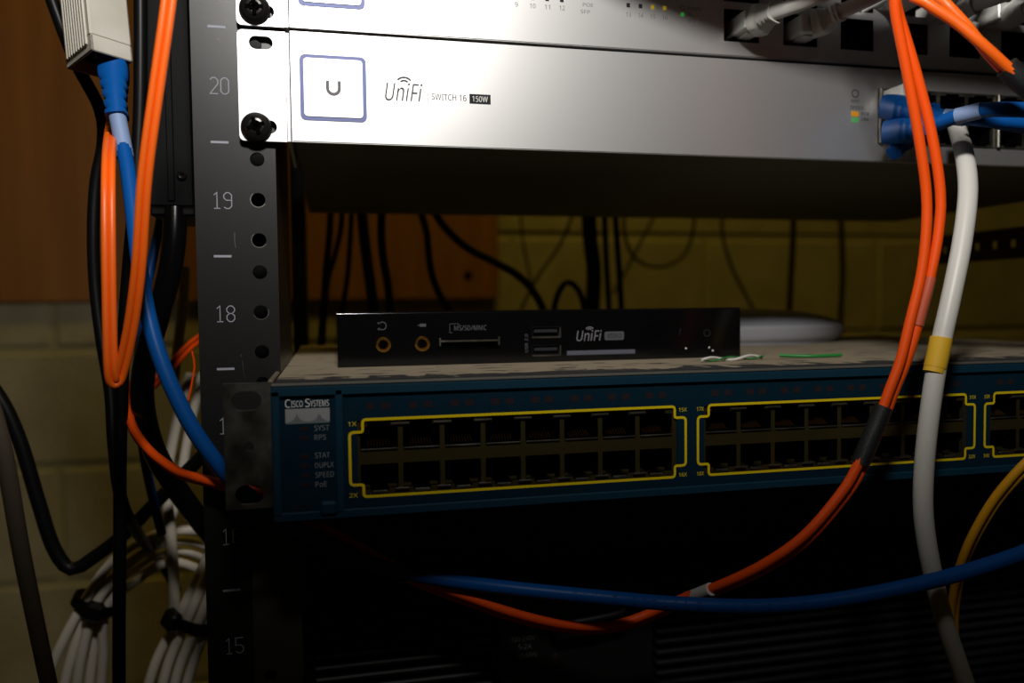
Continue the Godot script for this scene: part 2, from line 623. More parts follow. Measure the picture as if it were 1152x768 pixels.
# ---------------------------------------------------------------- room
func room() -> void:
	var w := Node3D.new()
	w.name = "wall_back"
	add_child(w)
	w.position = V(0, -1000, -1180) * MM
	structure(w, "cream painted concrete block wall behind the rack", "wall")
	var st := begin()
	box(st, V(-1600, -1000, -1380), V(2300, 1500, -1184))
	part("mortar", st, M.mortar, w)
	var bs := begin()
	box(bs, V(-198.5, -96.5, -30), V(198.5, 96.5, 0), 5.0)
	var block := bs.commit()
	var rng := RandomNumberGenerator.new()
	rng.seed = 4
	for row in range(-5, 8):
		for col in range(-4, 6):
			var x := col * 406.0 + (203.0 if row % 2 else 0.0) + 160.0
			var y := -129.0 + 101.5 + row * 203.0
			if x < -1450 or x > 2150 or y < -940: continue
			again("block", block, M.blocks[rng.randi() % 4], w, V(x, y, -1180 + rng.randf_range(-1.0, 1.0)))
	for a in [["wall_left", V(-1800, -1000, -1384), V(-1600, 1500, 2100), "plain painted wall left of the rack, outside the picture"], ["wall_right", V(2300, -1000, -1384), V(2500, 1500, 2100), "plain painted wall right of the rack, outside the picture"], ["wall_front", V(-1800, -1000, 2100), V(2500, 1500, 2300), "plain painted wall behind the photographer, outside the picture"], ["floor", V(-1800, -1200, -1384), V(2500, -1000, 2300), "plain floor under the rack, below the picture"], ["ceiling", V(-1800, 1500, -1384), V(2500, 1700, 2300), "plain ceiling above the rack, outside the picture"]]:
		var s := begin()
		box(s, a[1], a[2])
		structure(part(a[0], s, M.floor if a[0] == "floor" else M.ceiling if a[0] == "ceiling" else M.sidewall, self), a[3], a[0].get_slice("_", 0))
	# plywood backboard screwed to the wall
	var pb := thing("plywood_board", "brown plywood backboard mounted on the block wall", "board", V(-535, -47, -1180))
	var ps := begin()
	var p0 := V(-1400, -47, -1160)
	var p1 := V(330, 1100, -1160)
	for q in [[p0.x, p0.y, 0.0, 1.0], [p0.x, p1.y, 0.0, 0.0], [p1.x, p1.y, 1.0, 0.0], [p0.x, p0.y, 0.0, 1.0], [p1.x, p1.y, 1.0, 0.0], [p1.x, p0.y, 1.0, 1.0]]:
		vtx(ps, V(q[0], q[1], -1160), Vector3.BACK, Vector2(q[2] * 2.0, q[3]))
	quad(ps, V(p0.x, p0.y, -1178), V(p1.x, p0.y, -1178), V(p1.x, p0.y, -1160), V(p0.x, p0.y, -1160), Vector3.DOWN)
	quad(ps, V(p1.x, p0.y, -1178), V(p1.x, p1.y, -1178), V(p1.x, p1.y, -1160), V(p1.x, p0.y, -1160), Vector3.RIGHT)
	quad(ps, V(p0.x, p1.y, -1178), V(p1.x, p1.y, -1178), V(p1.x, p1.y, -1160), V(p0.x, p1.y, -1160), Vector3.UP)
	quad(ps, V(p0.x, p0.y, -1178), V(p0.x, p1.y, -1178), V(p0.x, p1.y, -1160), V(p0.x, p0.y, -1160), Vector3.LEFT)
	part("sheet", ps, M.ply, pb)
	var sc := begin()
	lathe(sc, [Vector2(0, 3), Vector2(7, 2), Vector2(9, 0)], V(271, -5, -1160), Vector3.BACK, 16)
	part("screw", sc, M.black, pb)
	# ceiling lamp above the rack, out of the picture
	var lt := thing("ceiling_lamp", "fluorescent ceiling lamp above the rack, out of the picture", "lamp", V(300, 1500, -420))
	var hs := begin()
	box(hs, V(-320, 1430, -570), V(920, 1500, -270), 6.0)
	part("housing", hs, M.lamp_body if M.has("lamp_body") else M.ceiling, lt)
	var ds := begin()
	box(ds, V(-300, 1402, -550), V(900, 1430, -290), 5.0)
	part("diffuser", ds, M.lamp, lt)

	# the photographer's flash head, out of the picture behind the viewpoint
	var fd := V(0.1907, 0.5270, -0.8282)
	var fr := fd.cross(Vector3.UP).normalized()
	var fx := Transform3D(Basis(fr, fr.cross(fd).normalized(), -fd), V(16, 214, 328) - fd * 34.0)
	var ft := thing("camera_flash", "black flash head above the viewpoint, out of the picture", "flash", V(16, 214, 358))
	var fs := begin()
	box(fs, V(-36, -22, 0), V(36, 22, 70), 4.0, fx)
	part("head", fs, M.black, ft)
	fs = begin()
	box(fs, V(-32, -18, -1.5), V(32, 18, 0.5), 0.5, fx)
	part("lens", fs, M.flashlens, ft)

# ---------------------------------------------------------------- rack
func rail_holes(y_top: float, y_bottom: float, cx: float) -> Array:
	var o: Array = []
	for u in range(-12, 14):
		for d in [6.35, 22.225, 38.1]:
			var y: float = u * 44.45 + d
			if y > y_bottom and y < y_top: o.append([cx, y, 2.75, 0.0])
	return o

func glyph(st: SurfaceTool, ch: String, x: float, y: float, w: float, h: float, lw: float, z: float) -> void:
	var L := x; var R := x + w; var T := y + h; var B := y; var C := y + h * 0.52; var c := w * 0.32
	var s: Array = []
	match ch:
		"0": s = [[Vector2(L + c, B), Vector2(L, B + c), Vector2(L, T - c), Vector2(L + c, T), Vector2(R - c, T), Vector2(R, T - c), Vector2(R, B + c), Vector2(R - c, B), Vector2(L + c, B)]]
		"1": s = [[Vector2(L + w * 0.1, T - h * 0.16), Vector2(L + w * 0.5, T), Vector2(L + w * 0.5, B)], [Vector2(L + w * 0.1, B), Vector2(R - w * 0.1, B)]]
		"2": s = [[Vector2(L, T - c), Vector2(L + c, T), Vector2(R - c, T), Vector2(R, T - c), Vector2(R, C + c * 0.6), Vector2(L, B), Vector2(R, B)]]
		"5": s = [[Vector2(R, T), Vector2(L, T), Vector2(L, C), Vector2(R - c, C), Vector2(R, C - c), Vector2(R, B + c), Vector2(R - c, B), Vector2(L + c, B), Vector2(L, B + c)]]
		"6": s = [[Vector2(R, T - c * 0.6), Vector2(R - c, T), Vector2(L + c, T), Vector2(L, T - c), Vector2(L, B + c), Vector2(L + c, B), Vector2(R - c, B), Vector2(R, B + c), Vector2(R, C - c), Vector2(R - c, C), Vector2(L, C)]]
		"7": s = [[Vector2(L, T), Vector2(R, T), Vector2(L + w * 0.4, B)]]
		"8": s = [[Vector2(L + c, C), Vector2(L, C + c), Vector2(L, T - c), Vector2(L + c, T), Vector2(R - c, T), Vector2(R, T - c), Vector2(R, C + c), Vector2(R - c, C), Vector2(L + c, C), Vector2(L, C - c), Vector2(L, B + c), Vector2(L + c, B), Vector2(R - c, B), Vector2(R, B + c), Vector2(R, C - c), Vector2(R - c, C)]]
		"9": s = [[Vector2(R, C), Vector2(L + c, C), Vector2(L, C + c), Vector2(L, T - c), Vector2(L + c, T), Vector2(R - c, T), Vector2(R, T - c), Vector2(R, B + c), Vector2(R - c, B), Vector2(L + c, B), Vector2(L, B + c * 0.6)]]
	for p in s: ribbon(st, p, lw, z)

func rack() -> void:
	var t := thing("equipment_rack", "black steel rack upright with round holes and printed unit numbers", "rack", V(-22, -1000, -40))
	var st := begin()
	strip(st, -37.3, -560, -6.7, 400, -6.5, -4, rail_holes(395, -555, -13.7))
	box(st, V(-9.2, -560, -108), V(-6.7, 400, -6.5))
	box(st, V(-37.3, -560, -64), V(-34.8, 400, -6.5))
	box(st, V(-34.8, -560, -64), V(-9.2, 400, -62))
	box(st, V(-37.3, -1000, -64), V(-6.7, -560, -4), 1.0)
	var up := part("upright", st, M.rail, t)
	for u in range(14, 23):
		var y0 := (u - 20) * 44.45
		var s := begin()
		var txt := str(u)
		glyph(s, txt[0], -30.6, y0 + 18.6, 2.9, 6.2, 0.34, -3.93)
		glyph(s, txt[1], -26.6, y0 + 18.6, 2.9, 6.2, 0.34, -3.93)
		part("unit_number", s, M.print, up)
		var k := begin()
		box(k, V(-30.9, y0 - 0.55, -4), V(-24.3, y0 + 0.35, -3.92))
		part("unit_mark", k, M.print, up)
	# bare bright rims of worn screw holes and scratches
	for h in [[-39.9, 2.75], [-68.8, 2.75], [-23.7, 2.75]]:
		var s := begin()
		var p: Array = []
		ribbon(s, arc(Vector2(-13.7, nearest_hole(h[0])), 2.95, 200 if h[0] < -60 else 130, 380 if h[0] < -60 else 330, 14), 0.35, -3.95)
		part("worn_rim", s, M.steel, up)
	for q in [[Vector2(-22.9, -35.2), Vector2(-23.0, -38.6), Vector2(-22.6, -41.2)], [Vector2(-21.2, -86.0), Vector2(-20.8, -90.5), Vector2(-20.4, -93.0)], [Vector2(-21.8, -83.3), Vector2(-21.6, -84.4)], [Vector2(-27.6, 39.8), Vector2(-26.6, 39.4)]]:
		var s := begin()
		ribbon(s, q, 0.22, -3.95)
		part("scratch", s, M.steel, up)
	# rear upright and right-hand uprights
	var rs := begin()
	box(rs, V(-16, -1000, -380), V(-4, 400, -340), 1.0)
	part("rear_upright", rs, M.rail, t)
	var ru := begin()
	strip(ru, 472.7, -560, 503.3, 400, -6.5, -4, rail_holes(395, -555, 479.7))
	box(ru, V(472.7, -560, -64), V(475.2, 400, -6.5))
	box(ru, V(472.7, -1000, -64), V(503.3, -560, -4), 1.0)
	part("upright", ru, M.rail, t)
	# slotted side bar, running front to back at the right
	var sb := begin()
	var holes: Array = []
	for i in 12: holes.append([-196.0 + i * 15.6, -28.6, -190.5 + i * 15.6, -23.2])
	plate(sb, -208, -36.5, -10, -15, 0, 2, holes)
	var bar := part("side_bar", sb, M.rail, t)
	bar.transform = Transform3D(Basis(V(0, 0, 1), V(0, 1, 0), V(-1, 0, 0)), V(474.5, 0, 0) * MM - base_of(t))
	for x in [-14.0, 486.0]:
		var fs := begin()
		box(fs, V(x - 30, -1000, -420), V(x + 30, -985, 60), 2.0)
		part("foot", fs, M.rail, t)

func nearest_hole(y: float) -> float:
	var best := 1e9
	for h in rail_holes(200, -300, 0.0):
		if absf(h[1] - y) < absf(best - y): best = h[1]
	return best

# cross-head screw with a domed head
func screw(parent: Node3D, x: float, y: float, z: float, r: float, turn: float, m: Material) -> void:
	var st := begin()
	lathe(st, [Vector2(r, 0), Vector2(r, 0.6), Vector2(r * 0.93, 1.6), Vector2(r * 0.75, 2.6), Vector2(r * 0.5, 3.3), Vector2(r * 0.36, 3.45)], V(x, y, z), Vector3.BACK, 28)
	# recess: floor of the cross below the crown
	lathe(st, [Vector2(r * 0.36, 3.45), Vector2(r * 0.30, 2.4), Vector2(0, 2.2)], V(x, y, z), Vector3.BACK, 8)
	var s := part("screw", st, m, parent)
	var cs := begin()
	for k in 2:
		var b := Basis(Vector3.BACK, turn + k * PI / 2)
		box(cs, V(-r * 0.56, -r * 0.13, 0), V(r * 0.56, r * 0.13, 0.55), 0.0, Transform3D(b, V(x, y, z + 2.95)))
	part("cross_recess", cs, M.hole, s)

# ---------------------------------------------------------------- jack shared by the switches
var jack_mesh := {}
func jack(parent: Node3D, x0: float, y0: float, w: float, h: float, z: float, depth: float, flip: bool) -> void:
	var key := "%.1f_%.1f_%.1f_%s" % [w, h, depth, flip]
	if not jack_mesh.has(key):
		var st := begin()
		quad(st, V(0, 0, -depth), V(w, 0, -depth), V(w, h, -depth), V(0, h, -depth), Vector3.BACK)
		quad(st, V(0, 0, -depth), V(0, h, -depth), V(0, h, 0), V(0, 0, 0), Vector3.RIGHT)
		quad(st, V(w, 0, -depth), V(w, h, -depth), V(w, h, 0), V(w, 0, 0), Vector3.LEFT)
		quad(st, V(0, 0, -depth), V(w, 0, -depth), V(w, 0, 0), V(0, 0, 0), Vector3.UP)
		quad(st, V(0, h, -depth), V(w, h, -depth), V(w, h, 0), V(0, h, 0), Vector3.DOWN)
		var ct := begin()
		for i in 8:
			var cx := w * 0.5 + (i - 3.5) * 1.05
			if flip:
				tube(ct, [V(cx, h - 0.4, -1.2), V(cx, h - 0.8, -2.0), V(cx, h - 3.6, -7.5)], 0.24, 5)
			else:
				tube(ct, [V(cx, 0.4, -1.2), V(cx, 0.8, -2.0), V(cx, 3.6, -7.5)], 0.24, 5)
		jack_mesh[key] = [st.commit(), ct.commit()]
	again("port", jack_mesh[key][0], M.hole, parent, V(x0, y0, z))
	again("contacts", jack_mesh[key][1], M.gold, parent, V(x0, y0, z))

# ---------------------------------------------------------------- the two silver switches
func shell(st: SurfaceTool, x0: float, y0: float, x1: float, y1: float, z0: float, z1: float) -> void:
	plate(st, x0, y0, x1, y1, z0, z1, [[x0 + 1.0, y0 + 1.0, x1 - 1.0, y1 - 1.0]])

func ear(t: Node3D, y: float) -> void:
	var st := begin()
	# slotted flange with rounded outer corners
	var sl := [[-11.2, y + 5.8, 2.6, 2.9], [-11.0, y + 38.2, 2.6, 1.9]]
	strip(st, -17.6, y + 0.2, -1.9, y + 42.9, -2.2, -0.6, sl)
	extrude(st, [Vector2(-17.6, y + 0.2), Vector2(-17.6, y + 42.9)] + arc(Vector2(-17.8, y + 40.9), 2.0, 90, 180, 5) + arc(Vector2(-17.8, y + 2.2), 2.0, 180, 270, 5), -2.2, -0.6)
	box(st, V(-1.9, y + 0.2, -60), V(-0.3, y + 42.9, -0.9), 0.3)
	part("mounting_ear", st, M.ear, t)

func logo(st: SurfaceTool, x: float, y: float, w: float, h: float, z: float) -> void:
	letters(st, "UniFi", x, y, w, h, z, 0.16)
	var c := Vector2(x + w * 0.565, y + h * 0.92)
	for i in 2:
		ribbon(st, arc(c, h * (0.24 + 0.2 * i), 35, 145, 8, 0.85), h * 0.1, z + 0.02)

func button(t: Node3D, y: float) -> void:
	var st := begin()
	extrude(st, rounded(3.4, y + 8.9, 29.2, y + 34.6, 2.2), -0.5, 0.25)
	var b := part("logo_button", st, M.ring, t)
	var s2 := begin()
	extrude(s2, rounded(4.9, y + 10.4, 27.7, y + 33.1, 1.4), 0.2, 0.6)
	part("button_face", s2, M.silver, b)
	var s3 := begin()
	ribbon(s3, [Vector2(14.0, y + 24.6), Vector2(14.0, y + 21.6)] + arc(Vector2(16.3, y + 21.6), 2.3, 180, 360, 8) + [Vector2(18.6, y + 24.6)], 1.3, 0.66)
	part("button_mark", s3, M.midprint, b)

func silver_switch_lower() -> void:
	M.ring = mat(rgb(96, 104, 150), 0.55, 0.2)
	var t := thing("network_switch", "silver rack switch, the lower of two, with square button, lettering and blue plugs", "switch", V(220, 0, -120), "silver rack switches")
	var st := begin()
	box(st, V(0.8, 0.3, -238), V(465, 43.2, -17.0), 0.6)
	shell(st, 0.8, 0.3, 465, 43.2, -17.0, -2.0)
	part("chassis", st, M.chassis, t)
	var fs := begin()
	plate(fs, 0, 0.3, 466, 43.4, -2.0, -0.35, [[264.8, 8.6, 395.5, 34.2]])
	plate(fs, 0.35, 0.65, 465.6, 43.05, -0.4, 0, [[264.8, 8.6, 395.5, 34.2]])
	part("faceplate", fs, M.silver, t)
	ear(t, 0)
	screw(t, -13.4, 5.4, -0.6, 5.9, 0.35, M.screw)
	button(t, 0)
	# print
	var s := begin()
	logo(s, 36.2, 18.0, 14.4, 7.4, 0.03)
	part("logo_print", s, M.dimprint, t)
	s = begin()
	ribbon(s, [Vector2(53.9, 17.6), Vector2(53.9, 22.4)], 0.14, 0.03)
	letters(s, "SWITCH 16", 55.4, 19.2, 14.4, 2.5, 0.03)
	part("model_print", s, M.darkprint, t)
	s = begin()
	box(s, V(71.1, 18.3, 0), V(80.0, 22.3, 0.04))
	var bd := part("wattage_badge", s, M.darkprint, t)
	s = begin()
	letters(s, "150W", 72.3, 19.2, 6.5, 2.3, 0.07)
	part("wattage_print", s, M.whiteprint, bd)
	# status lights and print beside the ports
	s = begin()
	ribbon(s, arc(Vector2(252.6, 31.2), 1.7, 0, 360, 16), 0.4, 0.03)
	letters(s, "RESET", 250.6, 27.2, 4.4, 1.2, 0.03)
	letters(s, "SPEED", 250.0, 24.0, 7.0, 1.5, 0.03)
	letters(s, "POE", 256.0, 21.4, 4.0, 1.4, 0.03)
	letters(s, "LINK", 256.0, 18.9, 4.0, 1.4, 0.03)
	part("status_print", s, M.darkprint, t)
	for q in [[20.7, led(rgb(176, 120, 22), 0.3)], [17.9, led(rgb(70, 136, 78), 0.3)]]:
		s = begin()
		box(s, V(250.6, q[0], 0), V(254.6, q[0] + 2.4, 0.15), 0.1)
		part("status_light", s, q[1], t)
	# two jack blocks
	for b in 2:
		var x0 := 265.2 + b * 65.4
		var hs: Array = []
		for k in 4:
			hs.append([x0 + 1.1 + k * 16.0, 10.0, x0 + 14.9 + k * 16.0, 19.6])
			hs.append([x0 + 4.4 + k * 16.0, 9.2, x0 + 11.6 + k * 16.0, 11.0])
			hs.append([x0 + 1.1 + k * 16.0, 22.8, x0 + 14.9 + k * 16.0, 32.4])
			hs.append([x0 + 4.4 + k * 16.0, 31.0, x0 + 11.6 + k * 16.0, 33.4])
		s = begin()
		plate(s, x0, 8.6, x0 + 64.6, 34.2, -3.0, 0.5, hs)
		box(s, V(x0 - 0.4, 8.6, 0.4), V(x0 + 1.0, 34.2, 2.2), 0.3)
		var bank := part("port_bank", s, M.steel, t)
		for k in 4:
			jack(bank, x0 + 1.1 + k * 16.0, 9.2, 13.8, 10.4, -1.0, 14.0, true)
			jack(bank, x0 + 1.1 + k * 16.0, 22.8, 13.8, 10.6, -1.0, 14.0, false)
	s = begin()
	box(s, V(267.4, 9.6, -1.5), V(270.4, 11.8, 0.9), 0.2)
	part("port_light", s, led(rgb(255, 110, 30), 0.6), t)

func silver_switch_upper() -> void:
	var y := 44.45
	var t := thing("network_switch", "silver rack switch cut by the top edge of the picture, with white plugs", "switch", V(220, y, -120), "silver rack switches")
	var st := begin()
	box(st, V(0.8, y + 0.3, -238), V(465, y + 43.2, -17.0), 0.6)
	shell(st, 0.8, y + 0.3, 465, y + 43.2, -17.0, -2.0)
	part("chassis", st, M.chassis, t)
	var hs: Array = []
	for k in 8:
		hs.append([186.0 + k * 29.4, y + 6.6, 203.4 + k * 29.4, y + 20.8])
		hs.append([186.0 + k * 29.4, y + 24.0, 203.4 + k * 29.4, y + 38.2])
	var fs := begin()
	plate(fs, 0, y + 0.3, 466, y + 43.4, -2.0, -0.35, hs)
	plate(fs, 0.35, y + 0.65, 465.6, y + 43.05, -0.4, 0, hs)
	var fp := part("faceplate", fs, M.silver, t)
	for k in 8:
		jack(fp, 186.0 + k * 29.4, y + 6.6, 17.4, 14.2, -0.5, 15.0, true)
		jack(fp, 186.0 + k * 29.4, y + 24.0, 17.4, 14.2, -0.5, 15.0, false)
	ear(t, y)
	screw(t, -13.0, y + 6.4, -0.6, 5.9, 0.05, M.screw)
	button(t, y)
	# port status lights and their numbers
	for k in 8:
		var x: float = 92.0 + k * 6.4 if k < 4 else 141.0 + (k - 4) * 5.6
		var s := begin()
		letters(s, str(9 + k), x - 1.1, y + 14.6 - (0.6 if k > 3 else 0.0), 2.4 if k > 0 else 1.2, 1.9, 0.03)
		part("port_number", s, M.midprint, t)
		s = begin()
		box(s, V(x - 0.8, y + 18.0, 0), V(x + 0.8, y + 19.8, 0.1))
		part("port_light", s, M.darkprint if k < 6 else led(rgb(200, 170, 30), 0.25), t)
	var p := begin()
	letters(p, "POE", 120.5, y + 17.0, 4.6, 1.5, 0.03)
	letters(p, "SFP", 119.5, y + 14.0, 4.2, 1.5, 0.03)
	ribbon(p, arc(Vector2(166.2, y + 19.6), 1.0, 0, 360, 10), 0.3, 0.03)
	letters(p, "DOWN", 168.4, y + 18.8, 6.4, 1.5, 0.03)
	letters(p, "FL", 169.0, y + 16.2, 2.2, 1.5, 0.03)
	letters(p, "SPD", 169.0, y + 13.6, 3.2, 1.5, 0.03)
	part("status_print", p, M.midprint, t)
	p = begin()
	lathe(p, [Vector2(1.0, 0), Vector2(0.8, 0.3), Vector2(0, 0.4)], V(166.2, y + 16.8, 0), Vector3.BACK, 12)
	part("status_light", p, led(rgb(70, 190, 80), 0.25), t)

# equipment in the rack units above the picture; it keeps the flash off the wall behind
func units_above() -> void:
	for k in 4:
		var y := 88.9 + k * 44.45
		var t := thing("blank_panel_unit", "grey rack unit above the picture, %s above the silver switches" % ["first", "second", "third", "fourth"][k], "rack unit", V(220, y, -120), "rack units above the picture")
		var st := begin()
		box(st, V(0.8, y + 0.3, -238), V(465, y + 43.2, -2.0), 0.6)
		part("chassis", st, M.chassis, t)
		st = begin()
		box(st, V(-20, y + 0.4, -2.0), V(486, y + 43.4, 0), 0.6)
		part("faceplate", st, M.rail, t)

# ---------------------------------------------------------------- dusty blue switch
func bank_outline(x0: float, x1: float, y0: float, y1: float) -> Array:
	var nx := 4.6
	var ny := 4.4
	var o: Array = []
	# clockwise from the upper left notch
	o.append_array(corner(Vector2(x0 + nx, y1), Vector2(0, -1), Vector2(1, 0), 1.3))
	o.append_array(corner(Vector2(x1 - nx, y1), Vector2(-1, 0), Vector2(0, -1), 1.3))
	o.append_array(corner(Vector2(x1 - nx, y1 - ny), Vector2(0, 1), Vector2(1, 0), 0.9))
	o.append_array(corner(Vector2(x1, y1 - ny), Vector2(-1, 0), Vector2(0, -1), 1.5))
	o.append_array(corner(Vector2(x1, y0 + ny), Vector2(0, 1), Vector2(-1, 0), 1.5))
	o.append_array(corner(Vector2(x1 - nx, y0 + ny), Vector2(1, 0), Vector2(0, -1), 0.9))
	o.append_array(corner(Vector2(x1 - nx, y0), Vector2(0, 1), Vector2(-1, 0), 1.3))
	o.append_array(corner(Vector2(x0 + nx, y0), Vector2(1, 0), Vector2(0, 1), 1.3))
	o.append_array(corner(Vector2(x0 + nx, y0 + ny), Vector2(0, -1), Vector2(-1, 0), 0.9))
	o.append_array(corner(Vector2(x0, y0 + ny), Vector2(1, 0), Vector2(0, 1), 1.5))
	o.append_array(corner(Vector2(x0, y1 - ny), Vector2(0, -1), Vector2(1, 0), 1.5))
	o.append_array(corner(Vector2(x0 + nx, y1 - ny), Vector2(-1, 0), Vector2(0, 1), 0.9))
	return o

# rounded corner at p, coming from the side a, leaving to the side b
func corner(p: Vector2, a: Vector2, b: Vector2, r: float) -> Array:
	var o: Array = []
	var s := p + a * r
	var e := p + b * r
	for i in 5:
		var t := i / 4.0
		o.append(s.lerp(p, t).lerp(p.lerp(e, t), t))
	return o

func blue_switch() -> void:
	var t := thing("network_switch", "dusty dark blue rack switch with yellow outlined rows of empty ports", "switch", V(215, -138, -100))
	var x0 := -7.5
	var xc := -6.4
	var x1 := 437.0
	var st := begin()
	box(st, V(xc, -136.5, -248), V(x1, -91.9, 24.0), 0.4)
	shell(st, xc, -136.5, x1, -91.9, 24.0, 37.5)
	part("chassis", st, M.chassis, t)
	# lid with its settled dust
	st = begin()
	var y := -91.3
	var q := [[V(xc, y, 37.5), Vector2(0, 0)], [V(xc, y, -248), Vector2(0, 1)], [V(x1, y, -248), Vector2(1, 1)], [V(x1, y, 37.5), Vector2(1, 0)]]
	for i in [0, 1, 2, 0, 2, 3]: vtx(st, q[i][0], Vector3.UP, q[i][1])
	quad(st, V(xc, y - 0.8, 37.5), V(x1, y - 0.8, 37.5), V(x1, y, 37.5), V(xc, y, 37.5), Vector3.BACK)
	quad(st, V(xc, y - 0.8, -248), V(x1, y - 0.8, -248), V(x1, y, -248), V(xc, y, -248), Vector3.FORWARD)
	quad(st, V(xc, y - 0.8, -248), V(xc, y, -248), V(xc, y, 37.5), V(xc, y - 0.8, 37.5), Vector3.LEFT)
	quad(st, V(x1, y - 0.8, -248), V(x1, y, -248), V(x1, y, 37.5), V(x1, y - 0.8, 37.5), Vector3.RIGHT)
	part("lid", st, M.dust, t)
	st = begin()
	box(st, V(x0 - 1.4, -93.0, -3.0), V(x0 + 0.6, -90.5, 36.5), 0.4)
	part("lid_edge", st, M.cream_dust if M.has("cream_dust") else M.greycable, t)
	# mounting ear
	st = begin()
	strip(st, -23.6, -135.3, x0 + 0.2, -91.2, 36.6, 38.6, [[-15.7, -130.3, 3.5, 1.3], [-15.5, -113.4, 1.7, 0.0], [-15.9, -97.4, 3.4, 1.6]])
	box(st, V(x0 - 1.6, -135.3, -3.0), V(x0 + 0.2, -93.1, 36.6), 0.3)
	part("mounting_ear", st, M.steel, t)
	# bezel: back sheet with an opening for each port bank, and proud borders
	var banks: Array = []
	for b in 3: banks.append([21.6 + b * 134.2, -132.6, 144.4 + b * 134.2, -105.6])
	st = begin()
	plate(st, x0, -138.6, x1, -92.6, 37.5, 41.0, banks)
	var bez := part("bezel", st, M.tealrough, t)
	st = begin()
	box(st, V(x0, -96.2, 41), V(x1, -92.6, 42.3), 0.4)
	box(st, V(x0, -140.0, 41), V(x1, -136.8, 42.3), 0.4)
	box(st, V(x0, -138, 41), V(-4.6, -94, 42.3), 0.4)
	box(st, V(14.0, -138, 41), V(16.8, -94, 42.3), 0.4)
	box(st, V(x1 - 3, -138, 41), V(x1, -94, 42.3), 0.4)
	part("bezel_border", st, M.teal, bez)
	st = begin()
	box(st, V(x0, -92.6, 37.5), V(x1, -91.6, 42.4), 0.3)
	part("front_edge", st, M.greyedge if M.has("greyedge") else M.chassis, bez)
	# badge
	st = begin()
	letters(st, "C", -2.9, -100.0, 1.7, 2.9, 41.05)
	letters(st, "ISCO", -0.9, -99.9, 4.0, 2.2, 41.05)
	letters(st, "S", 3.9, -100.0, 1.6, 2.9, 41.05)
	letters(st, "YSTEMS", 5.6, -99.9, 6.4, 2.2, 41.05)
	part("maker_print", st, M.whiteprint, bez)
	st = begin()
	box(st, V(-2.9, -105.8, 41), V(12.2, -100.5, 41.06))
	var badge := part("badge", st, M.silverprint, bez)
	st = begin()
	for i in 29:
		var u := i / 28.0
		var h := 0.45 + 3.1 * maxf(exp(-absf(u - 0.25) * 13.0), exp(-absf(u - 0.76) * 13.0))
		box(st, V(-2.7 + i * 0.53 - 0.13, -105.8, 41.06), V(-2.7 + i * 0.53 + 0.13, -105.8 + h, 41.10))
	part("badge_bars", st, M.teal, badge)
	var words := [["SYST", -107.6], ["RPS", -110.9], ["STAT", -117.3], ["DUPLX", -120.8], ["SPEED", -124.2], ["PoE", -127.6]]
	for w in words:
		st = begin()
		var n: String = w[0]
		letters(st, n, 6.8, w[1] - 0.9, 1.22 * n.length() + 0.3, 1.9, 41.05)
		part("light_caption", st, M.greyprint, bez)
		st = begin()
		box(st, V(1.6, w[1] - 0.7, 41), V(4.8, w[1] + 0.7, 41.15), 0.1)
		part("status_light", st, M.brownprint, bez)
	st = begin()
	letters(st, "MODE", -1.7, -136.2, 6.4, 1.9, 41.05)
	part("mode_print", st, M.brownprint, bez)
	st = begin()
	box(st, V(8.2, -138.4, 40.5), V(14.2, -133.4, 43.6), 0.9)
	part("mode_button", st, M.teal, bez)
	# port banks
	for b in 3:
		var o := b * 134.2
		var bx0: float = banks[b][0]
		var cols := 8
		var hs: Array = []
		for k in cols:
			var px := bx0 + 1.0 + k * 15.2
			hs.append([px, -116.0, px + 13.4, -108.0])
			hs.append([px + 2.6, -108.2, px + 10.8, -106.4])
			hs.append([px, -130.4, px + 13.4, -121.6])
			hs.append([px + 3.4, -131.6, px + 10.0, -130.2])
		st = begin()
		plate(st, bx0 - 0.2, -132.8, banks[b][2] + 0.2, -105.4, 33.0, 40.2, hs)
		var bank := part("port_bank", st, M.shield, t)
		st = begin()
		for k in cols:
			var px := bx0 + 1.0 + k * 15.2
			if k > 0:
				box(st, V(px - 4.2, -107.6, 40.2), V(px + 2.4, -106.9, 41.2), 0.15)     # spring tabs at the top
				box(st, V(px - 3.0, -131.2, 40.2), V(px + 2.0, -130.4, 41.2), 0.15)
			box(st, V(px + 4.0, -132.0, 40.0), V(px + 9.4, -131.0, 41.4), 0.15)
			box(st, V(px + 0.2, -116.5, 40.2), V(px + 13.2, -115.9, 40.9), 0.15)
		part("shield_lips", st, M.steel, bank)
		for k in cols:
			var px := bx0 + 1.0 + k * 15.2
			jack(bank, px, -116.0, 13.4, 9.6, 38.5, 13.0, false)
			jack(bank, px, -131.6, 13.4, 10.0, 38.5, 13.0, true)
		st = begin()
		ribbon(st, bank_outline(18.9 + o, 147.9 + o, -133.0, -105.3), 1.0, 41.08, true)
		part("yellow_outline", st, M.yellowline, bez)
		# small printed port marks above each column and numbers at the corners
		st = begin()
		for k in cols:
			var px := bx0 + 1.0 + k * 15.2
			box(st, V(px + 2.2, -101.8, 41.02), V(px + 5.4, -99.4, 41.06))
			box(st, V(px + 7.6, -101.8, 41.02), V(px + 10.8, -99.4, 41.06))
		part("port_light_print", st, M.brownprint, bez)
		st = begin()
		letters(st, "%dX" % (1 + 16 * b), 18.4 + o, -107.4, 3.0, 1.5, 41.05)
		letters(st, "%dX" % (2 + 16 * b), 18.4 + o, -133.0, 3.0, 1.5, 41.05)
		letters(st, "%dX" % (15 + 16 * b), 145.0 + o, -107.4, 3.4, 1.5, 41.05)
		letters(st, "%dX" % (16 + 16 * b), 145.0 + o, -133.0, 3.4, 1.5, 41.05)
		part("port_number_print", st, M.yellowline, bez)

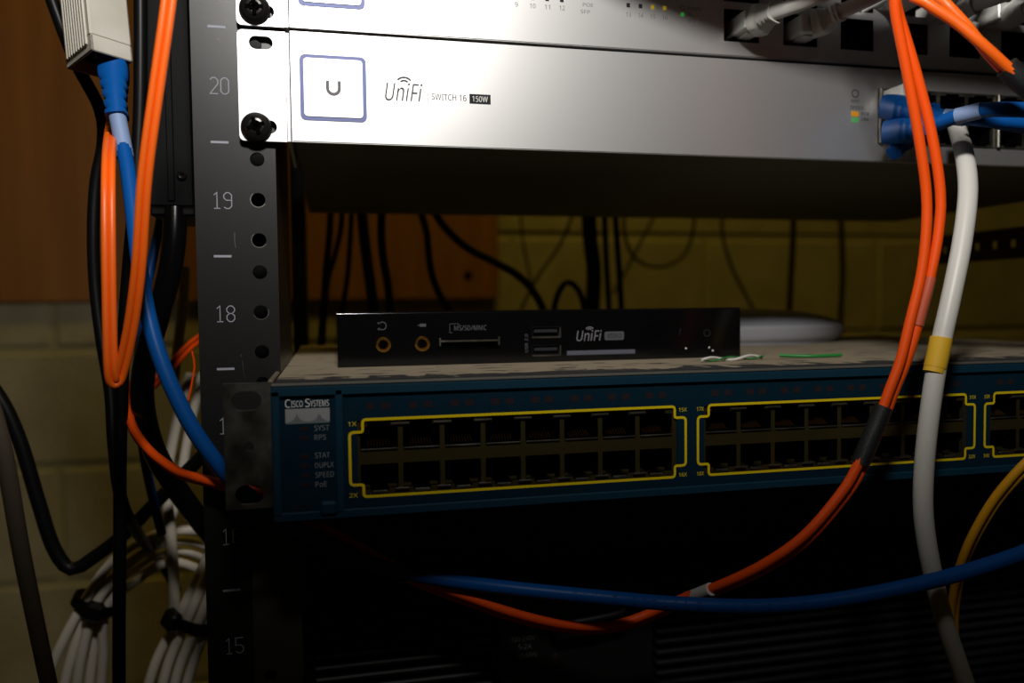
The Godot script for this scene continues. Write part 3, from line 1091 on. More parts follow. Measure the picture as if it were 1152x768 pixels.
# ---------------------------------------------------------------- dark louvred unit below
func server() -> void:
	var t := thing("rack_server", "black louvred rack unit in deep shadow below the dusty blue switch", "server", V(215, -360, -150))
	var st := begin()
	box(st, V(0.5, -360, -420), V(455, -196, -38), 1.0)
	part("body", st, M.server, t)
	st = begin()
	box(st, V(0.5, -196, -420), V(455, -143, -62), 1.0)
	part("upper_body", st, M.server, t)
	for k in 18:
		var y := -199.0 - k * 5.2
		for s in [[3.0, 84.0], [166.0, 452.0]]:
			var b := begin()
			box(b, V(s[0], y - 2.6, -38), V(s[1], y, -30 ), 0.8)
			part("louvre", b, M.server, t)
	st = begin()
	box(st, V(87, -300, -38), V(163, -198, -27), 1.2)
	var pm := part("supply_module", st, M.server, t)
	st = begin()
	letters(st, "AC OK", 97, -208, 10, 2.6, -26.95)
	letters(st, "100-240V~", 92, -221.5, 13, 2.4, -26.95)
	letters(st, "5-2A", 95.5, -225.5, 6.4, 2.4, -26.95)
	letters(st, "50-60Hz", 95.5, -229.5, 9, 2.2, -26.95)
	part("module_print", st, M.greyprint, pm)
	st = begin()
	lathe(st, [Vector2(1.4, 0), Vector2(1.1, 0.6), Vector2(0, 0.8)], V(93.5, -206.6, -27), Vector3.BACK, 14)
	part("indicator", st, M.steel, pm)
	st = begin()
	lathe(st, [Vector2(3.0, 0), Vector2(2.6, 1.4), Vector2(0, 1.8)], V(114, -232, -27), Vector3.BACK, 18)
	part("module_screw", st, M.steel, pm)
	st = begin()
	tube(st, curve([V(110, -212, -27), V(110, -211, -16), V(116, -210, -14), V(138, -208, -14), V(144, -207, -16), V(144, -207, -27)], 3.0), 1.6, 10)
	part("module_handle", st, M.server, pm)
	st = begin()
	strip(st, -19.5, -300, -0.5, -150, -3.8, -2.0, [[-13.0, -245.0, 2.4, 0.0], [-13.3, -229.0, 2.4, 0.0], [-13.3, -213.4, 2.4, 0.0]])
	box(st, V(-2.5, -300, -40), V(-0.5, -150, -3.8))
	part("mounting_ear", st, M.bracket, t)

# ---------------------------------------------------------------- black recorder box on the dusty lid
func recorder() -> void:
	var t := thing("video_recorder", "small glossy black recorder box standing on the dusty blue switch", "recorder", V(112, -91.3, -90))
	var x0 := 16.0
	var x1 := 208.0
	var st := begin()
	box(st, V(x0 + 0.6, -90.3, -158), V(x1 - 0.6, -67.6, -27.5), 1.0)
	part("case", st, M.blackgloss, t)
	for p in [V(30, 0, -45), V(194, 0, -45), V(30, 0, -145), V(194, 0, -145)]:
		st = begin()
		lathe(st, [Vector2(5, 0), Vector2(5, 1.2), Vector2(0, 1.2)], V(p.x, -91.3, p.z), Vector3.UP, 16)
		part("foot", st, M.rubber, t)
	var z := -25.0
	st = begin()
	var holes := [[60.6, -83.6, 88.0, -80.4], [103.0, -80.4, 117.0, -74.9], [103.0, -88.8, 117.0, -83.2]]
	plate(st, x0, -91.0, x1, -68.2, -28, z, holes)
	var f := part("front_panel", st, M.blackgloss, t)
	st = begin()
	tube(st, [V(x0, -68.3, -26.1), V(x1, -68.3, -26.1)], 1.1, 24)
	box(st, V(x0, -69.0, -28.5), V(x1, -67.2, -26.1), 0.0)
	part("rounded_edge", st, M.blackgloss, f)
	for x in [35.7, 52.8]:
		st = begin()
		lathe(st, [Vector2(3.3, 0), Vector2(3.3, 0.5), Vector2(3.0, 0.75), Vector2(2.3, 0.75), Vector2(2.0, 0.4), Vector2(1.9, 0.05)], V(x, -81.6, z), Vector3.BACK, 28)
		part("audio_jack", st, M.brass, f)
		st = begin()
		disc(st, V(x, -81.6, z + 0.06), 1.9)
		part("jack_hole", st, M.hole, f)
	# card slot
	st = begin()
	plate(st, 60.0, -84.2, 88.6, -79.8, -30, z + 0.4, [[61.2, -83.6, 87.4, -80.2]])
	box(st, V(60.6, -83.4, -34), V(88.0, -80.4, -30))
	part("card_slot", st, M.hole, f)
	st = begin()
	box(st, V(60.9, -81.2, -30), V(87.7, -80.2, z + 0.3), 0.15)
	box(st, V(60.3, -83.0, -30), V(61.2, -79.2, z + 0.5), 0.15)
	box(st, V(87.2, -83.0, -30), V(88.1, -79.0, z + 0.5), 0.15)
	part("slot_rim", st, M.steel, f)
	# two stacked sockets
	for y in [-80.4, -88.8]:
		st = begin()
		plate(st, 103.0, y, 117.0, y + 5.5, -35, z + 0.1, [[103.5, y + 0.5, 116.5, y + 5.0]])
		var so := part("socket", st, M.black, f)
		st = begin()
		box(st, V(103.0, y + 0.1, -34), V(116.4, y + 0.9, z + 0.5), 0.25)
		box(st, V(116.3, y + 0.2, -34), V(116.9, y + 5.0, z + 0.3), 0.15)
		part("socket_shell", st, M.steel, so)
		st = begin()
		box(st, V(104.4, y + 2.6, -35), V(115.5, y + 4.2, z - 0.8), 0.2)
		part("socket_tongue", st, M.darkprint, f)
		st = begin()
		box(st, V(103.0, y, -36), V(117.0, y + 5.5, -34.5))
		part("socket_back", st, M.hole, f)
	# light bar
	st = begin()
	box(st, V(119.8, -88.5, z - 0.5), V(153.4, -86.4, z + 0.2), 0.15)
	part("light_bar", st, M.barglass, f) if M.has("barglass") else part("light_bar", st, M.midprint, f)
	st = begin()
	var zp := z + 0.04
	letters(st, "MS/SD/MMC", 67.2, -76.0, 14.8, 2.2, zp)
	ribbon(st, [Vector2(66.4, -77.0), Vector2(65.2, -77.0), Vector2(65.2, -73.0), Vector2(69.0, -73.0), Vector2(69.8, -73.8)], 0.2, zp)
	ribbon(st, arc(Vector2(35.4, -73.4), 1.7, -150, 150, 12), 0.35, zp)
	ribbon(st, [Vector2(33.4, -72.2), Vector2(34.6, -72.2)], 0.7, zp)
	ribbon(st, [Vector2(33.4, -74.8), Vector2(34.6, -74.8)], 0.7, zp)
	ribbon(st, [Vector2(50.8, -73.4), Vector2(52.0, -73.4)], 0.3, zp)
	ribbon(st, [Vector2(51.8, -73.4), Vector2(54.6, -73.4)], 1.3, zp)
	var side := Transform3D(Basis(V(0, 1, 0), V(-1, 0, 0), V(0, 0, 1)), V(101.2, -86.6, 0))
	letters(st, "USB 2.0", 0, 0, 8.4, 1.5, zp, 0.0, side)
	part("socket_print", st, M.dimprint, f)
	st = begin()
	logo(st, 124.2, -82.0, 11.8, 5.0, zp)
	part("logo_print", st, M.midprint, f)
	st = begin()
	extrude(st, rounded(138.2, -81.8, 147.8, -77.8, 0.8), z, z + 0.05)
	var bdg := part("video_badge", st, M.dimprint, f)
	st = begin()
	letters(st, "VIDEO", 139.4, -80.9, 7.2, 2.2, z + 0.08)
	part("badge_print", st, M.black, bdg)
	# perforations, reset and power button
	st = begin()
	for i in 3:
		for j in 4: disc(st, V(158.0 + j * 2.6 + (i % 2) * 1.3, -76.0 - i * 2.2, zp), 0.55, 10)
	part("perforation", st, M.hole, f)
	st = begin()
	ribbon(st, arc(Vector2(190.3, -79.4), 1.6, 0, 360, 16), 0.3, zp)
	ribbon(st, [Vector2(175.6, -77.8), Vector2(176.6, -77.4), Vector2(175.8, -80.4)], 0.25, zp)
	part("button_print", st, M.darkprint, f)
	st = begin()
	for p in [Vector2(179.4, -86.6), Vector2(191.5, -86.4), Vector2(193.4, -88.0)]: lathe(st, [Vector2(0.45, 0), Vector2(0, 0.3)], V(p.x, p.y, z), Vector3.BACK, 8)
	part("indicator", st, M.whiteprint, f)

func access_point() -> void:
	var o := begin()
	var prof := [Vector2(0, 0), Vector2(76, 0), Vector2(82, 1.0), Vector2(85.6, 4.0), Vector2(87.4, 9.0), Vector2(87.2, 11.6), Vector2(85.0, 13.0), Vector2(79, 15.8), Vector2(67, 18.8), Vector2(46, 21.4), Vector2(20, 22.6), Vector2(0, 23)]
	# smooth the turned profile
	var pr: Array = []
	for i in prof.size() - 1:
		for k in 4:
			pr.append(prof[i].cubic_interpolate(prof[i + 1], prof[maxi(i - 1, 0)], prof[mini(i + 2, prof.size() - 1)], k / 4.0))
	pr.append(prof[-1])
	lathe(o, pr, V(0, 0, 0), Vector3.UP, 64)
	var m := part("access_point", o, M.ap, self)
	m.position = V(286, -91.3, -203) * MM
	tag(m, "white disc shaped wireless access point lying behind the black box", "access point")

func wire_scraps() -> void:
	var t := thing("wire_scrap", "white and green twisted wire scrap lying on the dusty lid", "wire", V(190, -91.3, 0))
	for s in 2:
		var p: Array = []
		for i in 25:
			var u := i / 24.0
			var a := u * TAU * 1.6 + PI * s
			p.append(V(lerpf(172, 208, u), -90.0 + 0.75 * sin(a), lerpf(5.5, -4.5, u) + 0.75 * cos(a)))
		var st := begin()
		tube(st, p, 0.66 if s == 0 else 0.36, 8)
		part("strand", st, M.white if s == 0 else M.scrapgreen if M.has("scrapgreen") else M.green, t)
	cable("wire_scrap", "short green wire scrap lying on the dusty lid", [V(221.7, -90.2, -12.6), V(227, -90.4, -8.0), V(233, -90.4, -3.5), V(240, -90.4, -3.0), V(247.5, -90.0, -1.8)], 0.85, M.green, "", 8)

# ---------------------------------------------------------------- pale adapter hanging at the upper left
func adapter() -> void:
	var t := thing("power_injector", "cream plastic adapter box with ribbed side hanging at the upper left", "adapter", V(-79, 37.6, -43))
	var o := V(-76.5, 37.6, -20)
	var eu := V(12.2, 0, -13.9).normalized()
	var ev := V(-17.6, 0, -29.6).normalized()
	var eh := V(-0.06, 1, 0.0).normalized()
	var xf := Transform3D(Basis(eu, eh, ev), o)      # local: x along the plain face, y up, z along the ribbed face
	var W := 18.5
	var D := 34.2
	var st := begin()
	box(st, V(0, 6, 0), V(W, 90, D), 0.8, xf)
	box(st, V(0, 0, 0), V(W, 6.4, 1.4), 0.4, xf)
	box(st, V(0, 0, D - 1.4), V(W, 6.4, D), 0.4, xf)
	box(st, V(0, 0, 0), V(1.4, 6.4, D), 0.4, xf)
	box(st, V(W - 1.4, 0, 0), V(W, 6.4, D), 0.4, xf)
	part("case", st, M.cream, t)
	for k in 9:
		st = begin()
		box(st, V(-0.9, 3, 4.0 + k * 3.2), V(0.2, 88, 5.7 + k * 3.2), 0.3, xf)
		part("rib", st, M.cream, t)
	st = begin()
	box(st, V(1.4, 5.2, 1.4), V(W - 1.4, 6.2, D - 1.4), 0.0, xf)
	part("socket_plate", st, M.black, t)

func power_strip() -> void:
	var t := thing("power_strip", "black vertical power strip beside the rack upright", "power strip", V(-52, -24.5, -66))
	var st := begin()
	box(st, V(-63, -21, -92), V(-43.2, 500, -46), 1.5)
	part("housing", st, M.black, t)
	st = begin()
	box(st, V(-62, -24.6, -91), V(-43.0, -20.5, -44.6), 1.0)
	part("end_cap", st, M.rubber, t)
	st = begin()
	box(st, V(-54.6, -18, -46.4), V(-51.6, 500, -45.2), 0.4)
	part("groove_rib", st, M.black, t)
	st = begin()
	lathe(st, [Vector2(2.2, 0), Vector2(2.1, 0.8), Vector2(1.3, 1.4), Vector2(0.8, 1.2), Vector2(0, 0.5)], V(-48.6, -6.8, -46), Vector3.BACK, 18)
	part("screw", st, M.screw, t)

# ---------------------------------------------------------------- cables
func duplex(called: String, label: String, a: Array, b: Array, r: float, m: Material) -> Node3D:
	var t := thing(called, label, "cable", a[0])
	for p in [a, b]:
		var st := begin()
		tube(st, curve(p), r, 12)
		part("strand", st, m, t)
	return t

func side_pair(c: Array, r: float) -> Array:
	# two touching strands left and right of a centre line, as seen from the front
	var pts := curve(c, 6.0)
	var a: Array = []
	var b: Array = []
	for i in pts.size():
		var d: Vector3 = (pts[mini(i + 1, pts.size() - 1)] - pts[maxi(i - 1, 0)]).normalized()
		var n := d.cross(V(0.25, 0, 1)).normalized()
		a.append(pts[i] + n * r * 0.94)
		b.append(pts[i] - n * r * 0.94)
	return [a, b]

func rj_plug(parent: Node3D, at: Vector3, dir: Vector3, m: Material, up := Vector3.UP) -> void:
	var x := up.cross(dir).normalized()
	var y := dir.cross(x).normalized()
	var xf := Transform3D(Basis(x, y, dir), at)
	var st := begin()
	box(st, V(-5.8, -4.0, -10), V(5.8, 4.0, 9), 0.5, xf)
	box(st, V(-3.0, 4.0, -8), V(3.0, 5.0, 6), 0.3, xf)
	part("plug", st, m, parent)

func boot(parent: Node3D, pts: Array, r0: float, r1: float, m: Material) -> void:
	var p := curve(pts, 0.7)
	var rr: Array = []
	for i in p.size():
		var u := float(i) / (p.size() - 1)
		var r := lerpf(r0, r1, smoothstep(0.3, 0.8, u))
		if u > 0.42 and u < 0.94:
			r -= 0.85 * smoothstep(0.25, 0.75, 0.5 - 0.5 * cos((u - 0.42) / 0.52 * TAU * 4.0))
		rr.append(r)
	var st := begin()
	tube(st, p, rr, 20, 3.5)
	part("boot", st, m, parent)

func sleeve(parent: Node3D, called: String, pts: Array, r: float, m: Material) -> void:
	var st := begin()
	tube(st, curve(pts, 2.0), r, 16)
	part(called, st, m, parent)

func tie(label: String, c: Vector3, axis: Vector3, rx: float, ry: float, head: float) -> void:
	var t := thing("cable_tie", label, "cable tie", c, "black cable ties")
	axis = axis.normalized()
	var e1 := axis.cross(Vector3.BACK).normalized()
	var e2 := axis.cross(e1).normalized()
	var st := begin()
	var n := 28
	for i in n:
		var a := TAU * i / n
		var b := TAU * (i + 1) / n
		var pa := c + e1 * cos(a) * rx + e2 * sin(a) * ry
		var pb := c + e1 * cos(b) * rx + e2 * sin(b) * ry
		var na := (e1 * cos(a) + e2 * sin(a)) * 1.2
		var nb := (e1 * cos(b) + e2 * sin(b)) * 1.2
		var w := axis * 3.0
		quad(st, pa + na - w, pb + nb - w, pb + nb + w, pa + na + w, na + nb)
		quad(st, pa - w, pb - w, pb + w, pa + w, -(na + nb))
		quad(st, pa - w, pb - w, pb + nb - w, pa + na - w, -axis)
		quad(st, pa + w, pb + w, pb + nb + w, pa + na + w, axis)
	part("strap", st, M.rubber, t)
	st = begin()
	var hp := c + e1 * cos(head) * rx + e2 * sin(head) * ry
	var hn := (e1 * cos(head) + e2 * sin(head)).normalized()
	box(st, V(-5.2, -5.0, -2.0), V(5.2, 5.0, 5.2), 1.8, Transform3D(Basis(axis.cross(hn).normalized(), axis, hn), hp))
	part("head", st, M.rubber, t)

func cables() -> void:
	var C := {
		"orange_loop": [V(-36.0, 44.8, 40.0), V(-38.4, 28.6, 40.0), V(-42.1, 8.5, 38.0), V(-47.4, -20.5, 34.0), V(-51.5, -50.4, 28.0), V(-56.1, -72.1, 22.0), V(-60.7, -87.5, 18.0), V(-62.9, -91.2, 18.0), V(-63.4, -86.3, 20.0), V(-63.3, -65.7, 20.0), V(-63.2, -34.1, 18.0), V(-64.6, -15.5, 10.0), V(-68.8, -2.1, -10.0), V(-76.3, 12.1, -45.0), V(-82.0, 28.6, -75.0)],
		"bluetape": [V(-69.3, 13.3, -26.2), V(-67.6, 4.4, -24.6), V(-65.9, -3.9, -22.0)],
		"blue_left": [V(-70.8, 20.7, -29.0), V(-67.6, 4.4, -24.6), V(-64.2, -10.2, -18.0), V(-61.0, -27.6, -10.0), V(-57.2, -48.9, 0.0), V(-53.1, -69.2, 6.0), V(-47.6, -87.5, 10.0), V(-39.4, -106.9, 12.0), V(-31.0, -121.4, 12.0), V(-24.4, -131.0, 10.0), V(-17.3, -139.2, 8.0), V(-2.6, -150.7, 8.0), V(14.2, -160.8, 8.0), V(31.4, -169.8, 8.0), V(56.3, -176.4, 10.0), V(85.0, -181.4, 14.0), V(119.2, -184.0, 26.0), V(143.9, -183.8, 40.0), V(173.1, -184.0, 50.0), V(199.0, -181.5, 58.0), V(224.5, -176.1, 66.0), V(247.2, -170.2, 72.0), V(269.8, -162.3, 78.0), V(288.2, -155.6, 80.0)],
		"white_right": [V(294.6, 14.1, 15.0), V(276.2, -4.0, 40.0), V(268.0, -20.7, 51.0), V(260.2, -41.2, 57.0), V(252.3, -62.5, 60.6), V(245.8, -83.3, 62.2), V(242.0, -104.2, 62.2), V(239.8, -128.7, 61.4), V(240.3, -150.2, 60.6), V(245.7, -172.6, 59.0), V(255.8, -196.9, 55.0), V(269.4, -224.5, 51.0), V(275.9, -239.6, 49.0)],
		"fib_r_a": [V(92.0, 118.0, 62.0), V(125.0, 103.0, 64.0), V(165.0, 91.0, 67.0), V(198.0, 83.0, 69.0), V(213.1, 50.2, 72.5), V(216.9, 38.1, 71.6), V(222.8, 19.6, 70.2), V(229.1, -2.6, 68.9), V(233.6, -23.9, 68.0), V(233.8, -38.9, 68.0), V(231.7, -55.7, 68.0), V(227.2, -72.5, 68.0), V(223.1, -87.6, 68.0), V(218.5, -99.3, 67.5), V(214.3, -110.0, 67.1), V(205.9, -127.7, 66.2), V(199.4, -138.0, 65.3), V(186.2, -153.3, 62.6), V(173.3, -165.2, 56.0), V(161.0, -176.5, 44.0), V(153.8, -186.9, 27.0), V(144.7, -196.1, 16.0), V(127.4, -200.9, 14.0), V(108.3, -199.8, 12.0), V(85.8, -193.3, 10.0), V(63.8, -184.1, 8.0), V(45.9, -176.1, 6.0), V(21.2, -160.8, 4.0), V(2.3, -149.0, 2.0), V(-12.5, -138.5, 6.0), V(-22.3, -134.8, 6.0), V(-30.5, -132.4, 5.0), V(-38.2, -130.3, 3.0), V(-47.9, -130.3, -12.0), V(-60.3, -125.3, -28.0), V(-68.1, -119.0, -38.0), V(-72.5, -113.8, -46.0), V(-77.4, -106.8, -62.0), V(-81.1, -99.1, -76.0)],
		"fib_r_b": [V(92.0, 121.6, 60.9), V(125.0, 106.6, 62.9), V(165.0, 94.6, 65.9), V(198.0, 86.6, 67.9), V(212.7, 50.0, 73.0), V(219.8, 39.0, 69.8), V(227.7, 20.3, 68.9), V(234.9, -2.4, 68.9), V(239.1, -23.9, 68.9), V(238.6, -39.0, 68.9), V(235.2, -55.8, 68.9), V(231.1, -72.6, 68.0), V(226.9, -87.8, 66.7), V(222.2, -99.6, 65.8), V(218.0, -110.4, 65.3), V(209.6, -128.9, 64.4), V(202.6, -139.6, 63.5), V(188.9, -155.4, 60.8), V(176.7, -167.9, 53.0), V(163.4, -179.2, 41.0), V(156.5, -189.7, 23.0), V(146.8, -199.4, 12.0), V(128.8, -203.8, 10.0), V(109.5, -203.0, 8.0), V(86.7, -196.9, 6.0), V(64.4, -187.5, 4.0), V(46.2, -179.4, 2.0), V(21.3, -163.8, 0.0), V(2.1, -151.5, -2.0), V(-12.8, -140.5, 2.0), V(-22.8, -136.7, 2.0), V(-31.0, -133.8, 1.5), V(-38.9, -131.8, -1.0), V(-48.6, -131.8, -16.0), V(-61.1, -126.7, -32.0), V(-69.0, -120.3, -42.0), V(-73.5, -114.7, -50.0), V(-78.3, -107.3, -66.0), V(-82.1, -99.4, -80.0)],
		"fib_r2_a": [V(100.0, 128.0, 58.0), V(135.0, 112.0, 60.0), V(175.0, 99.0, 63.0), V(208.0, 90.0, 66.0), V(220.7, 51.8, 70.0), V(226.0, 43.3, 75.0), V(235.0, 34.9, 80.0), V(242.7, 26.2, 84.0), V(254.3, 16.2, 86.0)],
		"fib_r2_b": [V(100.0, 131.9, 56.8), V(135.0, 115.9, 58.8), V(175.0, 102.9, 61.8), V(208.0, 93.9, 64.8), V(233.6, 54.4, 66.0), V(237.0, 45.2, 72.0), V(243.6, 35.2, 76.0), V(248.5, 25.2, 80.0), V(256.0, 16.8, 82.0)],
		"heat2": [V(253.2, 18.9, 84.0), V(259.2, 13.5, 85.0), V(268.0, 7.3, 86.0)],
		"yellow": [V(281.3, -121.0, 78.0), V(273.3, -131.0, 74.0), V(267.8, -143.2, 68.0), V(264.6, -157.0, 62.0), V(264.4, -169.6, 56.0), V(268.0, -183.7, 48.0), V(273.3, -200.6, 40.0), V(279.4, -219.5, 34.0), V(287.6, -240.4, 30.0)],
		"orange_up": [V(-90.5, -120.3, -112.0), V(-79.1, -106.7, -110.0), V(-67.8, -95.5, -108.0), V(-56.4, -83.3, -106.0), V(-43.0, -74.4, -104.0)],
		"orange_thin": [V(-49.5, -84.6, -64.0), V(-48.8, -91.7, -66.0), V(-50.9, -101.4, -68.0), V(-52.6, -107.8, -70.0)],
		"black_vert": [V(-61.9, 72.8, -40.0), V(-62.7, 43.2, -40.0), V(-63.8, 17.1, -40.0), V(-66.6, -16.7, -40.0), V(-70.4, -46.7, -42.0), V(-73.4, -73.4, -44.0), V(-75.5, -100.3, -45.0), V(-77.1, -131.3, -45.0), V(-78.1, -162.5, -45.0), V(-79.6, -201.7, -45.0), V(-80.7, -237.3, -45.0)],
		"black_left": [V(-105.2, 81.0, -60.0), V(-100.8, 66.2, -60.0), V(-93.9, 44.3, -62.0), V(-85.8, 25.4, -66.0), V(-85.8, 11.2, -70.0), V(-89.9, -6.6, -72.0), V(-91.7, -28.9, -72.0), V(-91.7, -53.3, -72.0), V(-89.3, -77.8, -70.0), V(-85.3, -102.1, -66.0), V(-83.6, -126.0, -62.0), V(-81.3, -150.6, -62.0), V(-82.1, -176.1, -95.0), V(-92.3, -217.1, -190.0), V(-84.4, -243.5, -205.0)],
		"black_thick": [V(-52.2, -21.1, -48.0), V(-52.6, -34.9, -46.0), V(-55.2, -50.4, -46.0), V(-60.4, -67.8, -48.0), V(-66.1, -85.4, -50.0), V(-68.8, -101.3, -52.0), V(-67.8, -117.5, -54.0), V(-64.3, -135.2, -62.0), V(-55.4, -157.2, -74.0), V(-43.2, -180.4, -84.0), V(-29.6, -201.4, -90.0)],
		"blue_back": [V(-65.8, 6.2, -108.0), V(-68.7, -19.0, -104.0), V(-71.8, -39.4, -98.0), V(-75.3, -61.4, -92.0), V(-78.5, -87.5, -92.0), V(-79.6, -109.7, -96.0), V(-79.2, -137.1, -100.0), V(-76.9, -161.1, -106.0), V(-74.4, -181.4, -112.0)],
		"black_U": [V(-161.3, -91.5, -120.0), V(-149.9, -108.9, -120.0), V(-141.8, -130.5, -120.0), V(-134.7, -160.6, -120.0), V(-128.1, -186.5, -120.0), V(-120.2, -198.7, -120.0), V(-109.5, -193.6, -120.0), V(-93.7, -181.6, -118.0), V(-74.7, -162.7, -112.0), V(-58.1, -146.2, -106.0), V(-44.0, -132.1, -100.0)],
		"grey_left": [V(-103.1, -92.8, 20.0), V(-99.6, -108.4, 20.0), V(-98.0, -124.5, 18.0), V(-96.8, -147.9, 14.0), V(-95.6, -172.8, 8.0), V(-93.6, -206.7, 0.0), V(-91.3, -220.8, 0.0)],
		"w1": [V(-62.3, -100.5, -140.0), V(-69.9, -124.9, -140.0), V(-76.0, -158.8, -138.0), V(-74.6, -188.0, -136.0), V(-73.2, -217.2, -134.0), V(-74.9, -246.8, -134.0)],
		"w2": [V(-57.7, -101.4, -150.0), V(-65.2, -131.5, -150.0), V(-71.2, -161.6, -150.0), V(-78.0, -186.5, -150.0), V(-90.4, -197.9, -152.0), V(-106.3, -210.6, -153.0), V(-120.1, -227.5, -153.0), V(-131.3, -258.3, -152.0), V(-136.8, -281.9, -150.0)],
		"w3": [V(-50.9, -207.5, -158.0), V(-67.5, -198.2, -156.0), V(-83.4, -197.9, -152.0), V(-99.3, -206.9, -149.0), V(-116.2, -226.8, -148.5), V(-125.2, -256.6, -150.0), V(-130.3, -283.7, -152.0)],
		"w4": [V(-52.0, -218.8, -164.0), V(-66.2, -207.4, -162.0), V(-82.7, -204.4, -160.0), V(-100.1, -213.2, -158.0), V(-116.7, -231.9, -157.0), V(-122.1, -261.9, -158.0), V(-125.6, -287.2, -158.0)],
		"w5": [V(-53.0, -231.4, -170.0), V(-65.0, -219.0, -168.0), V(-80.9, -211.5, -162.0), V(-97.0, -218.5, -156.0), V(-112.7, -232.4, -152.0), V(-116.0, -262.8, -156.0), V(-119.7, -289.0, -160.0)],
		"w6": [V(-46.7, -192.9, -146.0), V(-70.3, -189.1, -146.0), V(-89.2, -192.5, -147.0), V(-106.8, -203.9, -148.0), V(-121.7, -224.4, -149.0), V(-137.4, -255.0, -146.0), V(-144.4, -279.0, -146.0)],
		"v1": [V(-46.7, -187.9, -128.0), V(-53.7, -207.0, -128.0), V(-64.4, -230.7, -128.0), V(-76.0, -256.5, -128.0), V(-83.0, -282.8, -128.0)],
		"v2": [V(-42.8, -196.9, -124.0), V(-49.6, -211.0, -124.0), V(-59.3, -233.6, -124.0), V(-69.9, -257.9, -124.0), V(-75.9, -281.7, -124.0)],
		"v3": [V(-42.1, -213.7, -130.0), V(-48.9, -225.5, -130.0), V(-55.7, -238.3, -130.0), V(-65.6, -263.6, -130.0), V(-71.2, -285.3, -130.0)],
		"v4": [V(-52.4, -196.6, -134.0), V(-61.2, -213.3, -134.0), V(-70.4, -232.4, -134.0), V(-83.9, -258.3, -134.0), V(-91.5, -284.7, -134.0)],
		"tube_olive": [V(-72.1, -39.0, -190.0), V(-73.7, -60.6, -190.0), V(-77.5, -87.6, -190.0), V(-80.1, -109.3, -190.0)],
		"h1": [V(15.9, 17.6, -300.0), V(14.7, -6.1, -300.0), V(11.5, -33.1, -302.0), V(8.9, -60.4, -305.0), V(5.3, -101.9, -310.0)],
		"h2": [V(25.4, 19.1, -310.0), V(22.9, -5.0, -310.0), V(17.7, -25.9, -308.0), V(11.9, -46.7, -306.0), V(6.7, -101.6, -304.0)],
		"h3": [V(32.9, 21.9, -330.0), V(30.8, -10.2, -330.0), V(28.1, -38.8, -330.0), V(23.3, -67.5, -330.0), V(17.7, -103.4, -330.0)],
		"h4": [V(38.2, 16.7, -290.0), V(39.8, -6.8, -290.0), V(42.6, -33.8, -290.0), V(46.0, -64.3, -290.0), V(48.0, -101.9, -290.0)],
		"h5": [V(53.6, 15.7, -280.0), V(52.5, -7.6, -280.0), V(53.5, -27.6, -280.0), V(57.0, -51.0, -280.0), V(58.5, -81.3, -280.0)],
		"h6": [V(83.8, 12.0, -300.0), V(89.1, -6.7, -300.0), V(91.5, -33.2, -300.0), V(97.5, -52.9, -300.0), V(107.2, -68.5, -300.0), V(116.3, -82.8, -300.0)],
		"h7": [V(91.0, 14.3, -290.0), V(101.8, -2.7, -290.0), V(119.1, -18.5, -290.0), V(140.3, -29.5, -290.0), V(158.3, -39.4, -290.0), V(171.3, -51.5, -290.0), V(181.4, -69.4, -290.0), V(185.7, -87.3, -290.0)],
		"h8": [V(191.7, -71.0, -300.0), V(196.4, -55.0, -300.0), V(204.1, -45.6, -300.0), V(213.2, -51.5, -300.0), V(218.5, -66.2, -300.0), V(220.6, -84.6, -300.0)],
		"h9": [V(251.1, 19.6, -340.0), V(251.8, -7.7, -340.0), V(253.2, -38.9, -340.0), V(255.4, -78.3, -340.0)],
		"h10": [V(253.6, 17.2, -320.0), V(255.1, -9.3, -320.0), V(257.3, -39.8, -320.0), V(259.5, -78.1, -320.0)],
		"g1": [V(335.7, 59.1, -700.0), V(316.7, 17.4, -700.0), V(286.7, -24.2, -700.0), V(264.2, -65.4, -700.0), V(249.2, -106.5, -700.0)],
		"g2": [V(415.6, 62.7, -720.0), V(416.7, 31.9, -720.0), V(428.4, 4.8, -720.0), V(449.6, -8.8, -720.0), V(476.4, -10.0, -720.0), V(503.5, 3.8, -720.0), V(517.2, 29.1, -720.0), V(522.7, 64.3, -720.0)],
		"g3": [V(585.2, 69.9, -760.0), V(588.1, 30.5, -760.0), V(602.6, -11.8, -760.0), V(623.1, -49.1, -760.0), V(643.9, -84.1, -760.0)],
		"g4": [V(539.3, 38.8, -500.0), V(538.3, 8.1, -500.0), V(536.1, -33.0, -500.0), V(534.0, -74.2, -500.0), V(531.8, -115.5, -500.0)],
		"g5": [V(686.5, 55.1, -620.0), V(688.1, 19.4, -620.0), V(689.8, -28.4, -620.0), V(687.4, -76.3, -620.0), V(685.1, -136.4, -620.0)],
		"g6": [V(480.5, 68.3, -760.0), V(458.2, 29.5, -760.0), V(433.2, -15.6, -760.0), V(414.0, -47.6, -760.0)],
		"g7": [V(287.6, 70.1, -800.0), V(289.8, 31.5, -800.0), V(297.4, -7.1, -800.0), V(305.0, -46.0, -800.0)],
		"g8": [V(263.2, 29.6, -420.0), V(264.8, -0.8, -420.0), V(268.2, -35.7, -420.0), V(264.0, -97.0, -420.0)],
		"marker": [V(246.2, -79.8, 62.2), V(244.6, -86.8, 62.3), V(243.4, -91.3, 62.3)],
		"marker2": [V(243.6, -90.6, 62.3), V(242.8, -93.3, 62.3)],
		"shrink": [V(216.9, -105.1, 66.7), V(214.6, -110.8, 66.3), V(211.4, -117.8, 66.0), V(207.7, -126.9, 65.4)],
		"tip": [V(158.7, -178.9, 41.0), V(156.8, -183.2, 34.0), V(155.6, -188.2, 25.0)],
		"label": [V(235.2, -56.5, 68.9), V(233.0, -64.8, 68.6), V(230.4, -74.6, 68.1)],
		"tie1": [V(-118.1, -228.4, -152.0)],
